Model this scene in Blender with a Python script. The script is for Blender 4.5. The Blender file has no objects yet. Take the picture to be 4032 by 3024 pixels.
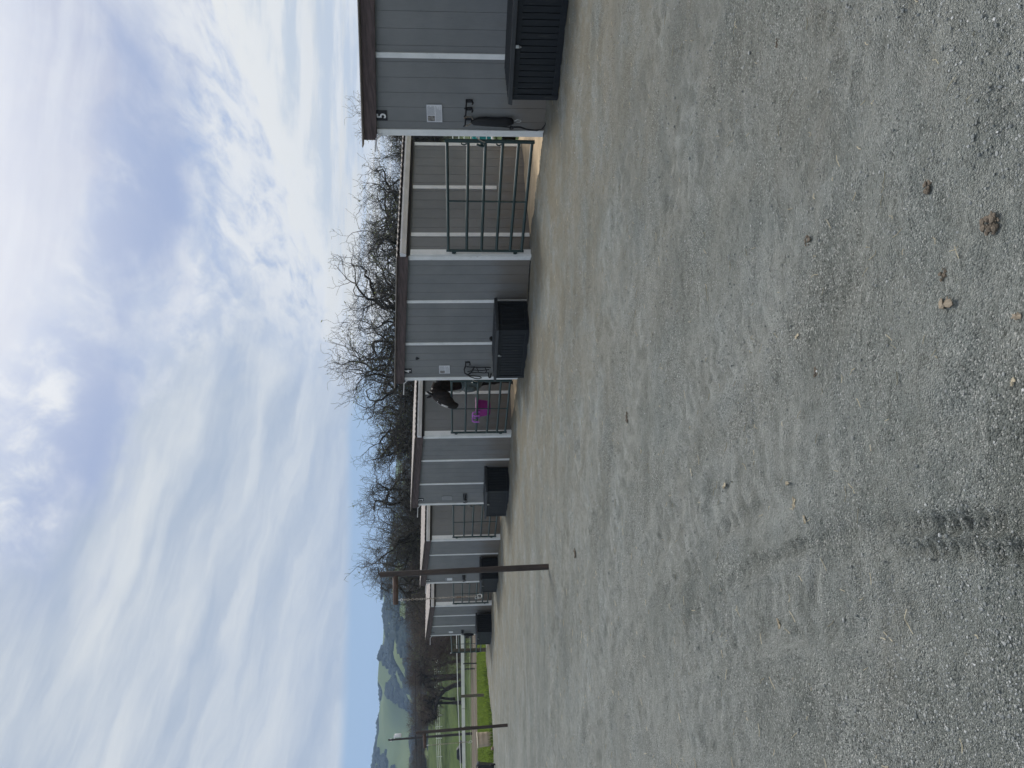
import bpy, bmesh, math, random
import numpy as np
from mathutils import Vector, Matrix

random.seed(7)
rng = np.random.default_rng(7)
R = math.radians
PI = math.pi
sc = bpy.context.scene
COL = sc.collection

# ------------------------------------------------------------------ camera
# The photograph was taken with the phone on its side: world up points to the left of the picture.
CAM_H = 1.366
pit, rol = 0.0690, -0.0120
right = Vector((1, 0, 0)); fwd = Vector((0, math.cos(pit), -math.sin(pit))); down = Vector((0, -math.sin(pit), -math.cos(pit)))
cr_, sr_ = math.cos(rol), math.sin(rol)
u_ax = right * cr_ - down * sr_          # to the right in the upright view
v_ax = right * sr_ + down * cr_          # down in the upright view
cam_d = bpy.data.cameras.new('camera'); cam = bpy.data.objects.new('camera', cam_d); COL.objects.link(cam)
M = Matrix.Identity(4)
for i in range(3):
    M[i][0] = v_ax[i]; M[i][1] = u_ax[i]; M[i][2] = -fwd[i]
M.translation = Vector((0, 0, CAM_H))
cam.matrix_world = M
cam_d.sensor_width = 36; cam_d.lens = 36 * 2969.8 / 4032
cam_d.clip_start = 0.05; cam_d.clip_end = 9000
sc.camera = cam

# ------------------------------------------------------------------ sky, sun, exposure
SUN_EL, SUN_AZ = R(50), R(16)            # azimuth measured from straight ahead (+Y) to the right
sun_dir = Vector((math.sin(SUN_AZ) * math.cos(SUN_EL), math.cos(SUN_AZ) * math.cos(SUN_EL), math.sin(SUN_EL)))
sl = bpy.data.lights.new('sun', 'SUN'); sl.energy = 2.2; sl.angle = R(13); sl.color = (1.0, 0.95, 0.87)
so = bpy.data.objects.new('sun', sl); COL.objects.link(so)
so.rotation_euler = (-sun_dir).to_track_quat('-Z', 'Y').to_euler(); so.location = (0, 0, 60)
sc.view_settings.view_transform = 'Standard'; sc.view_settings.look = 'None'
sc.view_settings.gamma = 1; sc.view_settings.use_curve_mapping = False
sc.view_settings.exposure = 0.12


class NT:
    """small helper to write node trees"""
    def __init__(s, tree): s.t = tree; s.n = tree.nodes; s.l = tree.links
    def node(s, kind, **kw):
        n = s.n.new(kind)
        for k, v in kw.items(): setattr(n, k, v)
        return n
    def put(s, sock, v):
        if v is None: return
        if isinstance(v, bpy.types.NodeSocket): s.l.new(v, sock)
        elif isinstance(v, (tuple, list)):
            d = sock.default_value
            sock.default_value = tuple(v) + ((1.0,) if len(d) == 4 and len(v) == 3 else ())
        else: sock.default_value = v
    def math(s, op, a, b=None, c=None, clamp=False):
        n = s.node('ShaderNodeMath', operation=op, use_clamp=clamp)
        s.put(n.inputs[0], a); s.put(n.inputs[1], b)
        if c is not None: s.put(n.inputs[2], c)
        return n.outputs[0]
    def vmath(s, op, a, b=None):
        n = s.node('ShaderNodeVectorMath', operation=op); s.put(n.inputs[0], a); s.put(n.inputs[1], b)
        return n.outputs[0]
    def mix(s, f, a, b, blend='MIX'):
        n = s.node('ShaderNodeMix', data_type='RGBA', blend_type=blend, clamp_factor=True)
        s.put(n.inputs['Factor'], f); s.put(n.inputs[6], a); s.put(n.inputs[7], b)
        return n.outputs[2]
    def noise(s, vec, scale, detail=4, rough=0.55, dist=0.0, out=0):
        n = s.node('ShaderNodeTexNoise'); s.put(n.inputs['Vector'], vec)
        n.inputs['Scale'].default_value = scale; n.inputs['Detail'].default_value = detail
        n.inputs['Roughness'].default_value = rough; n.inputs['Distortion'].default_value = dist
        return n.outputs[out]
    def ramp(s, f, a, b, c0=0.0, c1=1.0):
        n = s.node('ShaderNodeMapRange', interpolation_type='SMOOTHSTEP')
        s.put(n.inputs[0], f); n.inputs[1].default_value = a; n.inputs[2].default_value = b
        n.inputs[3].default_value = c0; n.inputs[4].default_value = c1
        return n.outputs[0]
    def mapping(s, vec, loc=(0, 0, 0), rot=(0, 0, 0), scale=(1, 1, 1)):
        n = s.node('ShaderNodeMapping'); s.put(n.inputs[0], vec)
        n.inputs[1].default_value = loc; n.inputs[2].default_value = rot; n.inputs[3].default_value = scale
        return n.outputs[0]


w = bpy.data.worlds.new('World'); sc.world = w; w.use_nodes = True
t = NT(w.node_tree); t.n.clear()
wo = t.node('ShaderNodeOutputWorld'); bg = t.node('ShaderNodeBackground'); bg.inputs['Strength'].default_value = 0.10
t.l.new(bg.outputs[0], wo.inputs[0])
sky = t.node('ShaderNodeTexSky', sky_type='NISHITA'); sky.sun_disc = False
sky.sun_elevation = SUN_EL; sky.sun_rotation = SUN_AZ
sky.air_density = 1.0; sky.dust_density = 1.2; sky.ozone_density = 1.6; sky.altitude = 100
gen = t.node('ShaderNodeTexCoord').outputs['Generated']
sep = t.node('ShaderNodeSeparateXYZ'); t.l.new(gen, sep.inputs[0])
zc = t.math('MAXIMUM', sep.outputs[2], 0.0)
den = t.math('ADD', zc, 0.10)
px = t.math('DIVIDE', sep.outputs[0], den); py = t.math('DIVIDE', sep.outputs[1], den)
cmb = t.node('ShaderNodeCombineXYZ'); t.l.new(px, cmb.inputs[0]); t.l.new(py, cmb.inputs[1])
P = cmb.outputs[0]
elev = t.math('MULTIPLY', t.math('ARCSINE', sep.outputs[2]), 180 / PI); azi = t.math('MULTIPLY', t.math('ARCTAN2', sep.outputs[0], sep.outputs[1]), 180 / PI)
def lin(a, ka, e, ke, c):            # ka*a + ke*e + c
    return t.math('ADD', t.math('ADD', t.math('MULTIPLY', a, ka), t.math('MULTIPLY', e, ke)), c)
def sn(n, amp): return t.math('MULTIPLY', t.math('SUBTRACT', n, 0.5), amp)
warp = t.vmath('MULTIPLY', t.vmath('SUBTRACT', t.noise(P, 0.8, 4, 0.55, out=1), (0.5, 0.5, 0.5)), (0.45, 0.45, 0))
Pw = t.vmath('ADD', P, warp)
sv = t.node('ShaderNodeCombineXYZ'); t.l.new(t.math('MULTIPLY', azi, 0.045), sv.inputs[0]); t.l.new(t.math('ADD', t.math('MULTIPLY', lin(azi, 0.24, elev, 1.0, 0.0), 0.34), sn(t.noise(P, 1.5, 5, 0.6), 1.2)), sv.inputs[1])
streak = t.noise(sv.outputs[0], 1.0, 7, 0.58)      # long combed streaks rising gently to the left
wisp = t.noise(t.mapping(Pw, loc=(7.3, 2.2, 0), rot=(0, 0, R(-52)), scale=(2.6, 1.0, 1)), 3.0, 10, 0.62, 0.25)   # fibres
blot = t.noise(t.mapping(P, loc=(0.4, 5.3, 0), rot=(0, 0, R(20)), scale=(1.0, 0.7, 1)), 2.6, 6, 0.55)
n_e = t.noise(t.mapping(P, loc=(2.0, 1.0, 0)), 2.2, 7, 0.6)
blue = t.mix(0.30, (2.75, 3.55, 5.6), sky.outputs[0])
blue = t.mix(t.ramp(elev, 12, 4), blue, (3.7, 5.0, 6.7))
# 1 thin high cloud everywhere, fibrous
cir = t.ramp(t.math('ADD', t.math('MULTIPLY', wisp, 0.5), t.math('MULTIPLY', blot, 0.5)), 0.36, 0.535)
col = t.mix(t.math('MULTIPLY', cir, 0.90), blue, t.mix(t.ramp(wisp, 0.40, 0.68), (5.5, 6.0, 7.0), (8.3, 8.3, 8.2)))
# 2 the big grey veil on the left, ending along a soft slanting edge
d1 = t.math('ADD', lin(azi, 0.62, elev, 1.0, -20.4), t.math('ADD', sn(n_e, 8.0), sn(wisp, 5.0)))
veil = t.math('MULTIPLY', t.ramp(d1, 2.6, -1.6), t.ramp(azi, 14, -3))
vc = t.mix(t.ramp(streak, 0.30, 0.70), (4.0, 4.65, 5.6), (6.7, 6.95, 7.05))
col = t.mix(t.math('MULTIPLY', veil, 0.94), col, vc)
# 3 lavender cloud high on the left
hi = t.math('MULTIPLY', t.ramp(t.math('ADD', lin(azi, 0.60, elev, 1.0, -31.0), sn(blot, 14.0)), -2.0, 3.5), 0.8)
col = t.mix(hi, col, t.mix(t.ramp(streak, 0.38, 0.62), (4.3, 4.6, 6.0), (5.9, 6.2, 7.1)))
# 3b long gap of deeper blue between the veil and the high cloud
gap = t.math('ABSOLUTE', t.math('ADD', lin(azi, 0.23, elev, 1.0, -24.6), t.math('ADD', sn(n_e, 9.0), sn(wisp, 5.0))))
gap = t.math('MULTIPLY', t.math('MULTIPLY', t.ramp(gap, 4.6, 0.4), t.ramp(azi, -19, -9)), t.ramp(blot, 0.75, 0.40))
col = t.mix(t.math('MULTIPLY', gap, 0.95), col, (3.55, 4.2, 6.05))
# 4 heaped bright cloud low on the right with a crisp upper edge, greyer underneath
puff = t.noise(t.mapping(P, loc=(1.3, 4.1, 0), scale=(2.4, 1.2, 1)), 2.2, 9, 0.62, 0.1)
d2 = t.math('ADD', lin(azi, -0.26, elev, 1.0, -8.7), t.math('ADD', sn(n_e, 5.0), sn(puff, 6.0)))
heap = t.math('MULTIPLY', t.ramp(d2, 0.5, -0.7), t.ramp(azi, -2, 7))
col = t.mix(t.math('MULTIPLY', t.math('MULTIPLY', t.ramp(d2, 8.0, 0.0), t.ramp(azi, -2, 9)), t.ramp(t.math('ADD', t.math('MULTIPLY', wisp, 0.6), t.math('MULTIPLY', puff, 0.4)), 0.36, 0.56)), col, (8.0, 8.05, 8.0))
hc = t.mix(t.math('MULTIPLY', t.ramp(d2, -0.9, -3.5), t.ramp(t.noise(t.mapping(P, loc=(4, 2.2, 0), scale=(0.9, 1.9, 1)), 1.4, 7, 0.6), 0.40, 0.58)), (8.3, 8.25, 7.9), (5.9, 6.4, 6.9))
hc = t.mix(t.math('MULTIPLY', t.ramp(t.noise(t.mapping(P, loc=(0, 2.2, 0), scale=(0.9, 3.2, 1)), 0.9, 7, 0.6), 0.47, 0.60), t.ramp(elev, 11, 7.5)), hc, (8.1, 7.9, 7.2))
col = t.mix(heap, col, hc)
# 5 clear air under the clean lower edge of the veil
edge = t.math('ADD', sn(t.noise(t.mapping(P, scale=(0.5, 0.5, 1)), 0.8, 4, 0.55), 1.3), t.math('ADD', t.math('MULTIPLY', t.ramp(azi, -4, 12), -5.2), 8.2))
under = t.ramp(t.math('SUBTRACT', elev, edge), 0.55, -0.35)
col = t.mix(under, col, t.mix(t.ramp(azi, -6, 14), (3.4, 4.75, 6.5), (6.0, 6.7, 7.1)))
# brightening towards the veiled sun, which stands above the frame
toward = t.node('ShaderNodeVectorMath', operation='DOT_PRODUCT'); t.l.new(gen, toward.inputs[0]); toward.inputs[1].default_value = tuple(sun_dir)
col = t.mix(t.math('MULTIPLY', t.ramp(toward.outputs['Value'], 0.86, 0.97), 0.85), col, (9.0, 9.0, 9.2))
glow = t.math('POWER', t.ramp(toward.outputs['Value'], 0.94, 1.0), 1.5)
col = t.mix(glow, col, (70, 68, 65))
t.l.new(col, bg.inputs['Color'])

# ------------------------------------------------------------------ geometry of the place
# "row" frame: origin at the left front corner of stable 5, +X to the right along the fronts, +Y back into the stables
ANG = 0.965
P0 = (3.494 * 1.2, 10.586 * 1.2)
EX = (math.cos(ANG), -math.sin(ANG)); EY = (math.sin(ANG), math.cos(ANG))
def RW(X, Y, Z=0.0): return Vector((P0[0] + X * EX[0] + Y * EY[0], P0[1] + X * EX[1] + Y * EY[1], Z))
def hz(x, y):
    x = np.asarray(x, float); y = np.asarray(y, float)
    X = (x - P0[0]) * EX[0] + (y - P0[1]) * EX[1]; Y = (x - P0[0]) * EY[0] + (y - P0[1]) * EY[1]
    base = np.interp(X, [-45, -31.6, -24, -17, -10, -3, 0, 8], [0.12, 0.18, 0.09, -0.005, -0.062, -0.094, -0.115, -0.10])
    k = np.clip((-Y - 1.0) / 9.0, 0, 1); k = k * k * (3 - 2 * k)
    z = base * (1 - k) + 0.35 * base * k
    far = np.interp(y, [0, 60, 130, 150, 200, 262, 330, 450], [0, 0, 0.0, 1.65, 7.4, 13.2, 14.0, 6.0])
    side = np.interp(x, [-400, -110, -45, -20, 60, 400], [0.9, 1.05, 1.0, 0.45, 0.35, 0.4])
    return z + far * side
def hz1(x, y): return float(hz(x, y))

# value noise in numpy
_perm = rng.random((256, 256))
def vnoise(x, y):
    xi = np.floor(x).astype(int); yi = np.floor(y).astype(int); fx = x - xi; fy = y - yi
    fx = fx * fx * (3 - 2 * fx); fy = fy * fy * (3 - 2 * fy)
    a = _perm[xi & 255, yi & 255]; b = _perm[(xi + 1) & 255, yi & 255]; c = _perm[xi & 255, (yi + 1) & 255]; d = _perm[(xi + 1) & 255, (yi + 1) & 255]
    return (a * (1 - fx) + b * fx) * (1 - fy) + (c * (1 - fx) + d * fx) * fy
def fbm(x, y, o=4):
    s = 0; a = 1; tot = 0
    for i in range(o):
        s = s + a * vnoise(x * 2 ** i + 17.3 * i, y * 2 ** i - 9.1 * i); tot += a; a *= 0.5
    return s / tot

# ------------------------------------------------------------------ materials
MATS = {}
def mat(name, color, rough=0.7, var=0.0, vscale=8.0, bump=0.0, bscale=60.0, spec=0.3, metal=0.0, stretch=(1, 1, 1), second=None, s2=(0.55, 0.65), s2scale=3.0, coords='Object'):
    if name in MATS: return MATS[name]
    m = bpy.data.materials.new(name); m.use_nodes = True; t = NT(m.node_tree)
    b = t.n['Principled BSDF']; tc = t.node('ShaderNodeTexCoord').outputs[coords]
    v = t.mapping(tc, scale=stretch)
    c = color
    if var > 0:
        n = t.noise(v, vscale, 5, 0.6)
        lo = tuple(max(0, k * (1 - var)) for k in color); hi = tuple(k * (1 + var) for k in color)
        c = t.mix(t.ramp(n, 0.3, 0.7), lo, hi)
    if second is not None:
        n2 = t.noise(v, s2scale, 6, 0.65)
        c = t.mix(t.ramp(n2, s2[0], s2[1]), c, second)
    t.put(b.inputs['Base Color'], c if not isinstance(c, tuple) else tuple(c) + (1,))
    b.inputs['Roughness'].default_value = rough; b.inputs['Metallic'].default_value = metal
    b.inputs['Specular IOR Level'].default_value = spec
    if bump > 0:
        bn = t.node('ShaderNodeBump'); bn.inputs['Strength'].default_value = bump; bn.inputs['Distance'].default_value = 0.004
        t.l.new(t.noise(v, bscale, 5, 0.6), bn.inputs['Height']); t.l.new(bn.outputs[0], b.inputs['Normal'])
    MATS[name] = m
    return m

def siding_mat():
    m = bpy.data.materials.new('painted_siding'); m.use_nodes = True; t = NT(m.node_tree); b = t.n['Principled BSDF']
    o = t.node('ShaderNodeTexCoord').outputs['Object']
    big = t.noise(o, 1.1, 5, 0.6)
    c = t.mix(t.ramp(big, 0.3, 0.7), (0.172, 0.180, 0.184), (0.212, 0.218, 0.220))
    grain = t.noise(t.mapping(o, scale=(22, 22, 0.8)), 6, 5, 0.65)
    c = t.mix(t.math('MULTIPLY', t.ramp(grain, 0.48, 0.72), 0.35), c, (0.115, 0.120, 0.130))
    s = t.node('ShaderNodeSeparateXYZ'); t.l.new(o, s.inputs[0])
    # splashed mud and urine stains rise unevenly from the ground
    h = t.math('SUBTRACT', s.outputs[2], t.math('MULTIPLY', t.noise(t.mapping(o, scale=(1.6, 1.6, 0.5)), 2.0, 5, 0.65), 1.5))
    c = t.mix(t.math('MULTIPLY', t.ramp(h, 0.15, -0.70), 0.55), c, (0.155, 0.118, 0.080))
    spots = t.noise(o, 19, 2, 0.5)
    c = t.mix(t.math('MULTIPLY', t.ramp(spots, 0.74, 0.78), 0.6), c, (0.07, 0.07, 0.072))
    t.put(b.inputs['Base Color'], c); b.inputs['Roughness'].default_value = 0.62; b.inputs['Specular IOR Level'].default_value = 0.3
    bn = t.node('ShaderNodeBump'); bn.inputs['Strength'].default_value = 0.35; bn.inputs['Distance'].default_value = 0.003
    t.l.new(grain, bn.inputs['Height']); t.l.new(bn.outputs[0], b.inputs['Normal'])
    return m
def white_mat():
    m = bpy.data.materials.new('white_trim_paint'); m.use_nodes = True; t = NT(m.node_tree); b = t.n['Principled BSDF']
    o = t.node('ShaderNodeTexCoord').outputs['Object']
    c = t.mix(t.ramp(t.noise(o, 4, 4, 0.6), 0.3, 0.7), (0.68, 0.70, 0.70), (0.78, 0.79, 0.79))
    chip = t.noise(t.mapping(o, scale=(1, 1, 0.35)), 16, 6, 0.7)
    c = t.mix(t.ramp(chip, 0.66, 0.70), c, (0.30, 0.26, 0.21))
    t.put(b.inputs['Base Color'], c); b.inputs['Roughness'].default_value = 0.55
    return m
M_SID = siding_mat(); M_WHITE = white_mat()
M_FASCIA = mat('stained_fascia_wood', (0.090, 0.067, 0.066), 0.7, 0.30, 3, 0.3, 40, stretch=(1, 3, 10))
M_ROOF = mat('weathered_roof_sheet', (0.30, 0.27, 0.25), 0.75, 0.22, 1.6, 0.2, 30, stretch=(1, 3, 1))
M_DARK = mat('dark_soffit', (0.035, 0.035, 0.038), 0.8)
M_GUT = mat('gutter_metal', (0.74, 0.74, 0.76), 0.45, 0.08, 3)
M_GATE = mat('green_gate_enamel', (0.017, 0.041, 0.041), 0.38, 0.15, 5, 0.05, 80, spec=0.5)
M_CHEST = mat('charcoal_resin', (0.011, 0.014, 0.018), 0.5, 0.25, 4, 0.5, 60, spec=0.3, stretch=(6, 6, 1), second=(0.045, 0.045, 0.042), s2=(0.56, 0.72), s2scale=2.2)
M_CHLID = mat('charcoal_lid_resin', (0.028, 0.031, 0.034), 0.5, 0.2, 4, 0.4, 50, spec=0.35, stretch=(1, 8, 8))
M_BLACK = mat('black_leather', (0.012, 0.012, 0.014), 0.5, 0.2, 20, 0.3, 90)
M_STEEL = mat('galvanised_steel', (0.55, 0.56, 0.55), 0.32, 0.12, 12, metal=0.85, spec=0.5)
M_RUST = mat('rusty_chain_steel', (0.34, 0.31, 0.27), 0.55, 0.25, 20, metal=0.5, second=(0.20, 0.12, 0.07))
M_PLATE = mat('black_number_plate', (0.020, 0.020, 0.024), 0.5)
M_NUM = mat('white_numeral', (0.75, 0.75, 0.75), 0.5)
M_PAPER = mat('laminated_paper', (0.66, 0.67, 0.70), 0.35, 0.04, 6)
M_INK = mat('printed_ink', (0.22, 0.23, 0.25), 0.6)
M_PIC = mat('printed_photo', (0.20, 0.19, 0.18), 0.6, 0.6, 25)
M_PIPE = mat('brown_pole_paint', (0.048, 0.038, 0.034), 0.55, 0.3, 5, 0.3, 40, stretch=(3, 3, 0.6), second=(0.085, 0.050, 0.038), s2=(0.56, 0.7))
M_ARM = mat('rusty_arm_paint', (0.080, 0.052, 0.042), 0.55, 0.35, 8, 0.3, 40)
M_WOODP = mat('weathered_post_wood', (0.13, 0.115, 0.09), 0.85, 0.3, 5, 0.6, 40, stretch=(6, 6, 0.6))
M_BARREL = mat('tan_barrel_plastic', (0.50, 0.40, 0.31), 0.55, 0.12, 2)
M_RIM = mat('pale_lid_rim', (0.60, 0.54, 0.42), 0.5, 0.1, 4)
M_BIN = mat('black_bin_plastic', (0.016, 0.018, 0.022), 0.4, 0.1, 4, spec=0.5)
M_BINE = mat('faded_bin_edge', (0.25, 0.24, 0.20), 0.5, 0.2, 10)
M_TAPE = mat('pale_fence_rail', (0.80, 0.79, 0.75), 0.6, 0.12, 0.6)
M_TAPE2 = mat('white_fence_pipe', (0.80, 0.82, 0.78), 0.5, 0.05, 1)
M_WIRE = mat('dull_wire', (0.36, 0.38, 0.30), 0.6)
M_TPOST = mat('dark_metal_post', (0.035, 0.040, 0.038), 0.6)
M_BARK = mat('oak_bark', (0.050, 0.044, 0.039), 0.9, 0.35, 2, 0.6, 8, spec=0.1)
M_TWIG = mat('oak_twig', (0.088, 0.083, 0.076), 0.9, 0.30, 0.6, spec=0.1)
M_TWIG2 = mat('grey_brown_twig', (0.110, 0.086, 0.073), 0.9, 0.30, 0.4, spec=0.1)
M_BUD = mat('young_oak_leaf', (0.130, 0.140, 0.085), 0.7, 0.35, 2)
M_LEAF = mat('dark_oak_leaf', (0.045, 0.060, 0.032), 0.8, 0.35, 2)
M_PURP = mat('purple_bucket_plastic', (0.27, 0.014, 0.215), 0.38, 0.08, 6, spec=0.5)
M_PINK = mat('lilac_strap', (0.42, 0.13, 0.52), 0.45, 0.1, 10)
M_TEAL = mat('teal_tarp', (0.03, 0.30, 0.30), 0.6, 0.12, 4)
M_CONC = mat('concrete_white', (0.6, 0.6, 0.58), 0.7)
M_RUBBER = mat('black_rubber', (0.015, 0.015, 0.016), 0.8)
M_HEDGE = mat('dry_plank', (0.22, 0.15, 0.11), 0.8, 0.2, 4)

# ------------------------------------------------------------------ mesh collecting
class MB:
    def __init__(s): s.v = []; s.f = []; s.m = []; s.cur = 0; s.sm = []
    def add(s, vs, fs, smooth=False):
        n = len(s.v); s.v += [tuple(p) for p in vs]; s.f += [tuple(n + i for i in f) for f in fs]
        s.m += [s.cur] * len(fs); s.sm += [smooth] * len(fs)
        return s
    def box(s, x0, x1, y0, y1, z0, z1):
        vs = [(x, y, z) for x in (x0, x1) for y in (y0, y1) for z in (z0, z1)]
        return s.add(vs, [(0, 1, 3, 2), (4, 6, 7, 5), (0, 4, 5, 1), (2, 3, 7, 6), (0, 2, 6, 4), (1, 5, 7, 3)])
    def hexa(s, b, tq):     # bottom quad, top quad (each 4 points, same order)
        return s.add(list(b) + list(tq), [(0, 3, 2, 1), (4, 5, 6, 7), (0, 1, 5, 4), (1, 2, 6, 5), (2, 3, 7, 6), (3, 0, 4, 7)])
    def tube(s, pts, r, n=8, cap=True, smooth=True, closed=False):
        pts = [Vector(p) for p in pts]; rs = r if isinstance(r, (list, tuple)) else [r] * len(pts)
        rings = []; k = len(pts); up = None
        for i, p in enumerate(pts):
            if closed: d = pts[(i + 1) % k] - pts[i - 1]
            else: d = pts[min(i + 1, k - 1)] - pts[max(i - 1, 0)]
            d.normalize()
            if up is None:
                a = Vector((0, 0, 1)) if abs(d.z) < 0.9 else Vector((1, 0, 0))
                up = d.cross(a).normalized()
            else: up = (up - d * up.dot(d)).normalized()
            w_ = d.cross(up)
            rings.append([p + (up * math.cos(2 * PI * j / n) + w_ * math.sin(2 * PI * j / n)) * rs[i] for j in range(n)])
        vs = [q for ring in rings for q in ring]; fs = []
        for i in range(k if closed else k - 1):
            a = i * n; b = ((i + 1) % k) * n
            for j in range(n): fs.append((a + j, a + (j + 1) % n, b + (j + 1) % n, b + j))
        s.add(vs, fs, smooth)
        if cap and not closed:
            s.add(rings[0], [tuple(range(n))[::-1]]); s.add(rings[-1], [tuple(range(n))])
        return s
    def lathe(s, prof, n=24, c=(0, 0, 0), smooth=True):
        vs = []; fs = []
        for r, z in prof:
            for j in range(n): vs.append((c[0] + r * math.cos(2 * PI * j / n), c[1] + r * math.sin(2 * PI * j / n), c[2] + z))
        for i in range(len(prof) - 1):
            for j in range(n): fs.append((i * n + j, i * n + (j + 1) % n, (i + 1) * n + (j + 1) % n, (i + 1) * n + j))
        return s.add(vs, fs, smooth)
    def build(s, name, material, parent=None, bevel=0.0, loc=None, rotz=None):
        me = bpy.data.meshes.new(name); me.from_pydata(s.v, [], s.f); me.validate()
        mats = material if isinstance(material, (list, tuple)) else [material]
        for m in mats: me.materials.append(m)
        if len(me.polygons) == len(s.sm):
            me.polygons.foreach_set('use_smooth', s.sm); me.polygons.foreach_set('material_index', s.m)
        bm = bmesh.new(); bm.from_mesh(me); bmesh.ops.recalc_face_normals(bm, faces=bm.faces); bm.to_mesh(me); bm.free()
        me.update()
        o = bpy.data.objects.new(name, me); COL.objects.link(o)
        if parent is not None: o.parent = parent
        if loc is not None: o.location = loc
        if rotz is not None: o.rotation_euler = (0, 0, rotz)
        if bevel > 0:
            b = o.modifiers.new('bevel', 'BEVEL'); b.width = bevel; b.segments = 2; b.limit_method = 'ANGLE'; b.angle_limit = R(50)
        return o

def fast_mesh(name, V, F, material, parent=None, smooth=False, nper=None, mat_idx=None):
    """V (n,3), F (m,k) numpy"""
    me = bpy.data.meshes.new(name); k = F.shape[1]
    me.vertices.add(len(V)); me.vertices.foreach_set('co', np.ascontiguousarray(V, dtype=np.float32).ravel())
    me.loops.add(F.size); me.loops.foreach_set('vertex_index', np.ascontiguousarray(F, dtype=np.int32).ravel())
    me.polygons.add(len(F)); me.polygons.foreach_set('loop_start', np.arange(0, F.size, k, dtype=np.int32))
    try: me.polygons.foreach_set('loop_total', np.full(len(F), k, dtype=np.int32))
    except Exception: pass
    me.polygons.foreach_set('use_smooth', np.full(len(F), smooth))
    for m in (material if isinstance(material, (list, tuple)) else [material]): me.materials.append(m)
    if mat_idx is not None: me.polygons.foreach_set('material_index', np.asarray(mat_idx, dtype=np.int32))
    me.update(calc_edges=True)
    o = bpy.data.objects.new(name, me); COL.objects.link(o)
    if parent is not None: o.parent = parent
    return o

def tag(o, label=None, cat=None, group=None, kind=None):
    if label: o['label'] = label
    if cat: o['category'] = cat
    if group: o['group'] = group
    if kind: o['kind'] = kind
    return o
def thing(name, label, cat, loc=(0, 0, 0), rotz=0.0, group=None):
    o = bpy.data.objects.new(name, None); COL.objects.link(o); o.location = loc; o.rotation_euler = (0, 0, rotz)
    return tag(o, label, cat, group)
def copy_tree(o, parent=None):
    kids = list(o.children); c = o.copy(); COL.objects.link(c); c.parent = parent
    for k in kids: copy_tree(k, c)
    return c
def dup(root, loc, rotz=None, label=None, scale=None):
    c = copy_tree(root); c.location = loc
    if rotz is not None: c.rotation_euler = (0, 0, rotz)
    if label: c['label'] = label
    if scale: c.scale = scale
    return c
def struct(o): o['kind'] = 'structure'; return o

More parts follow.
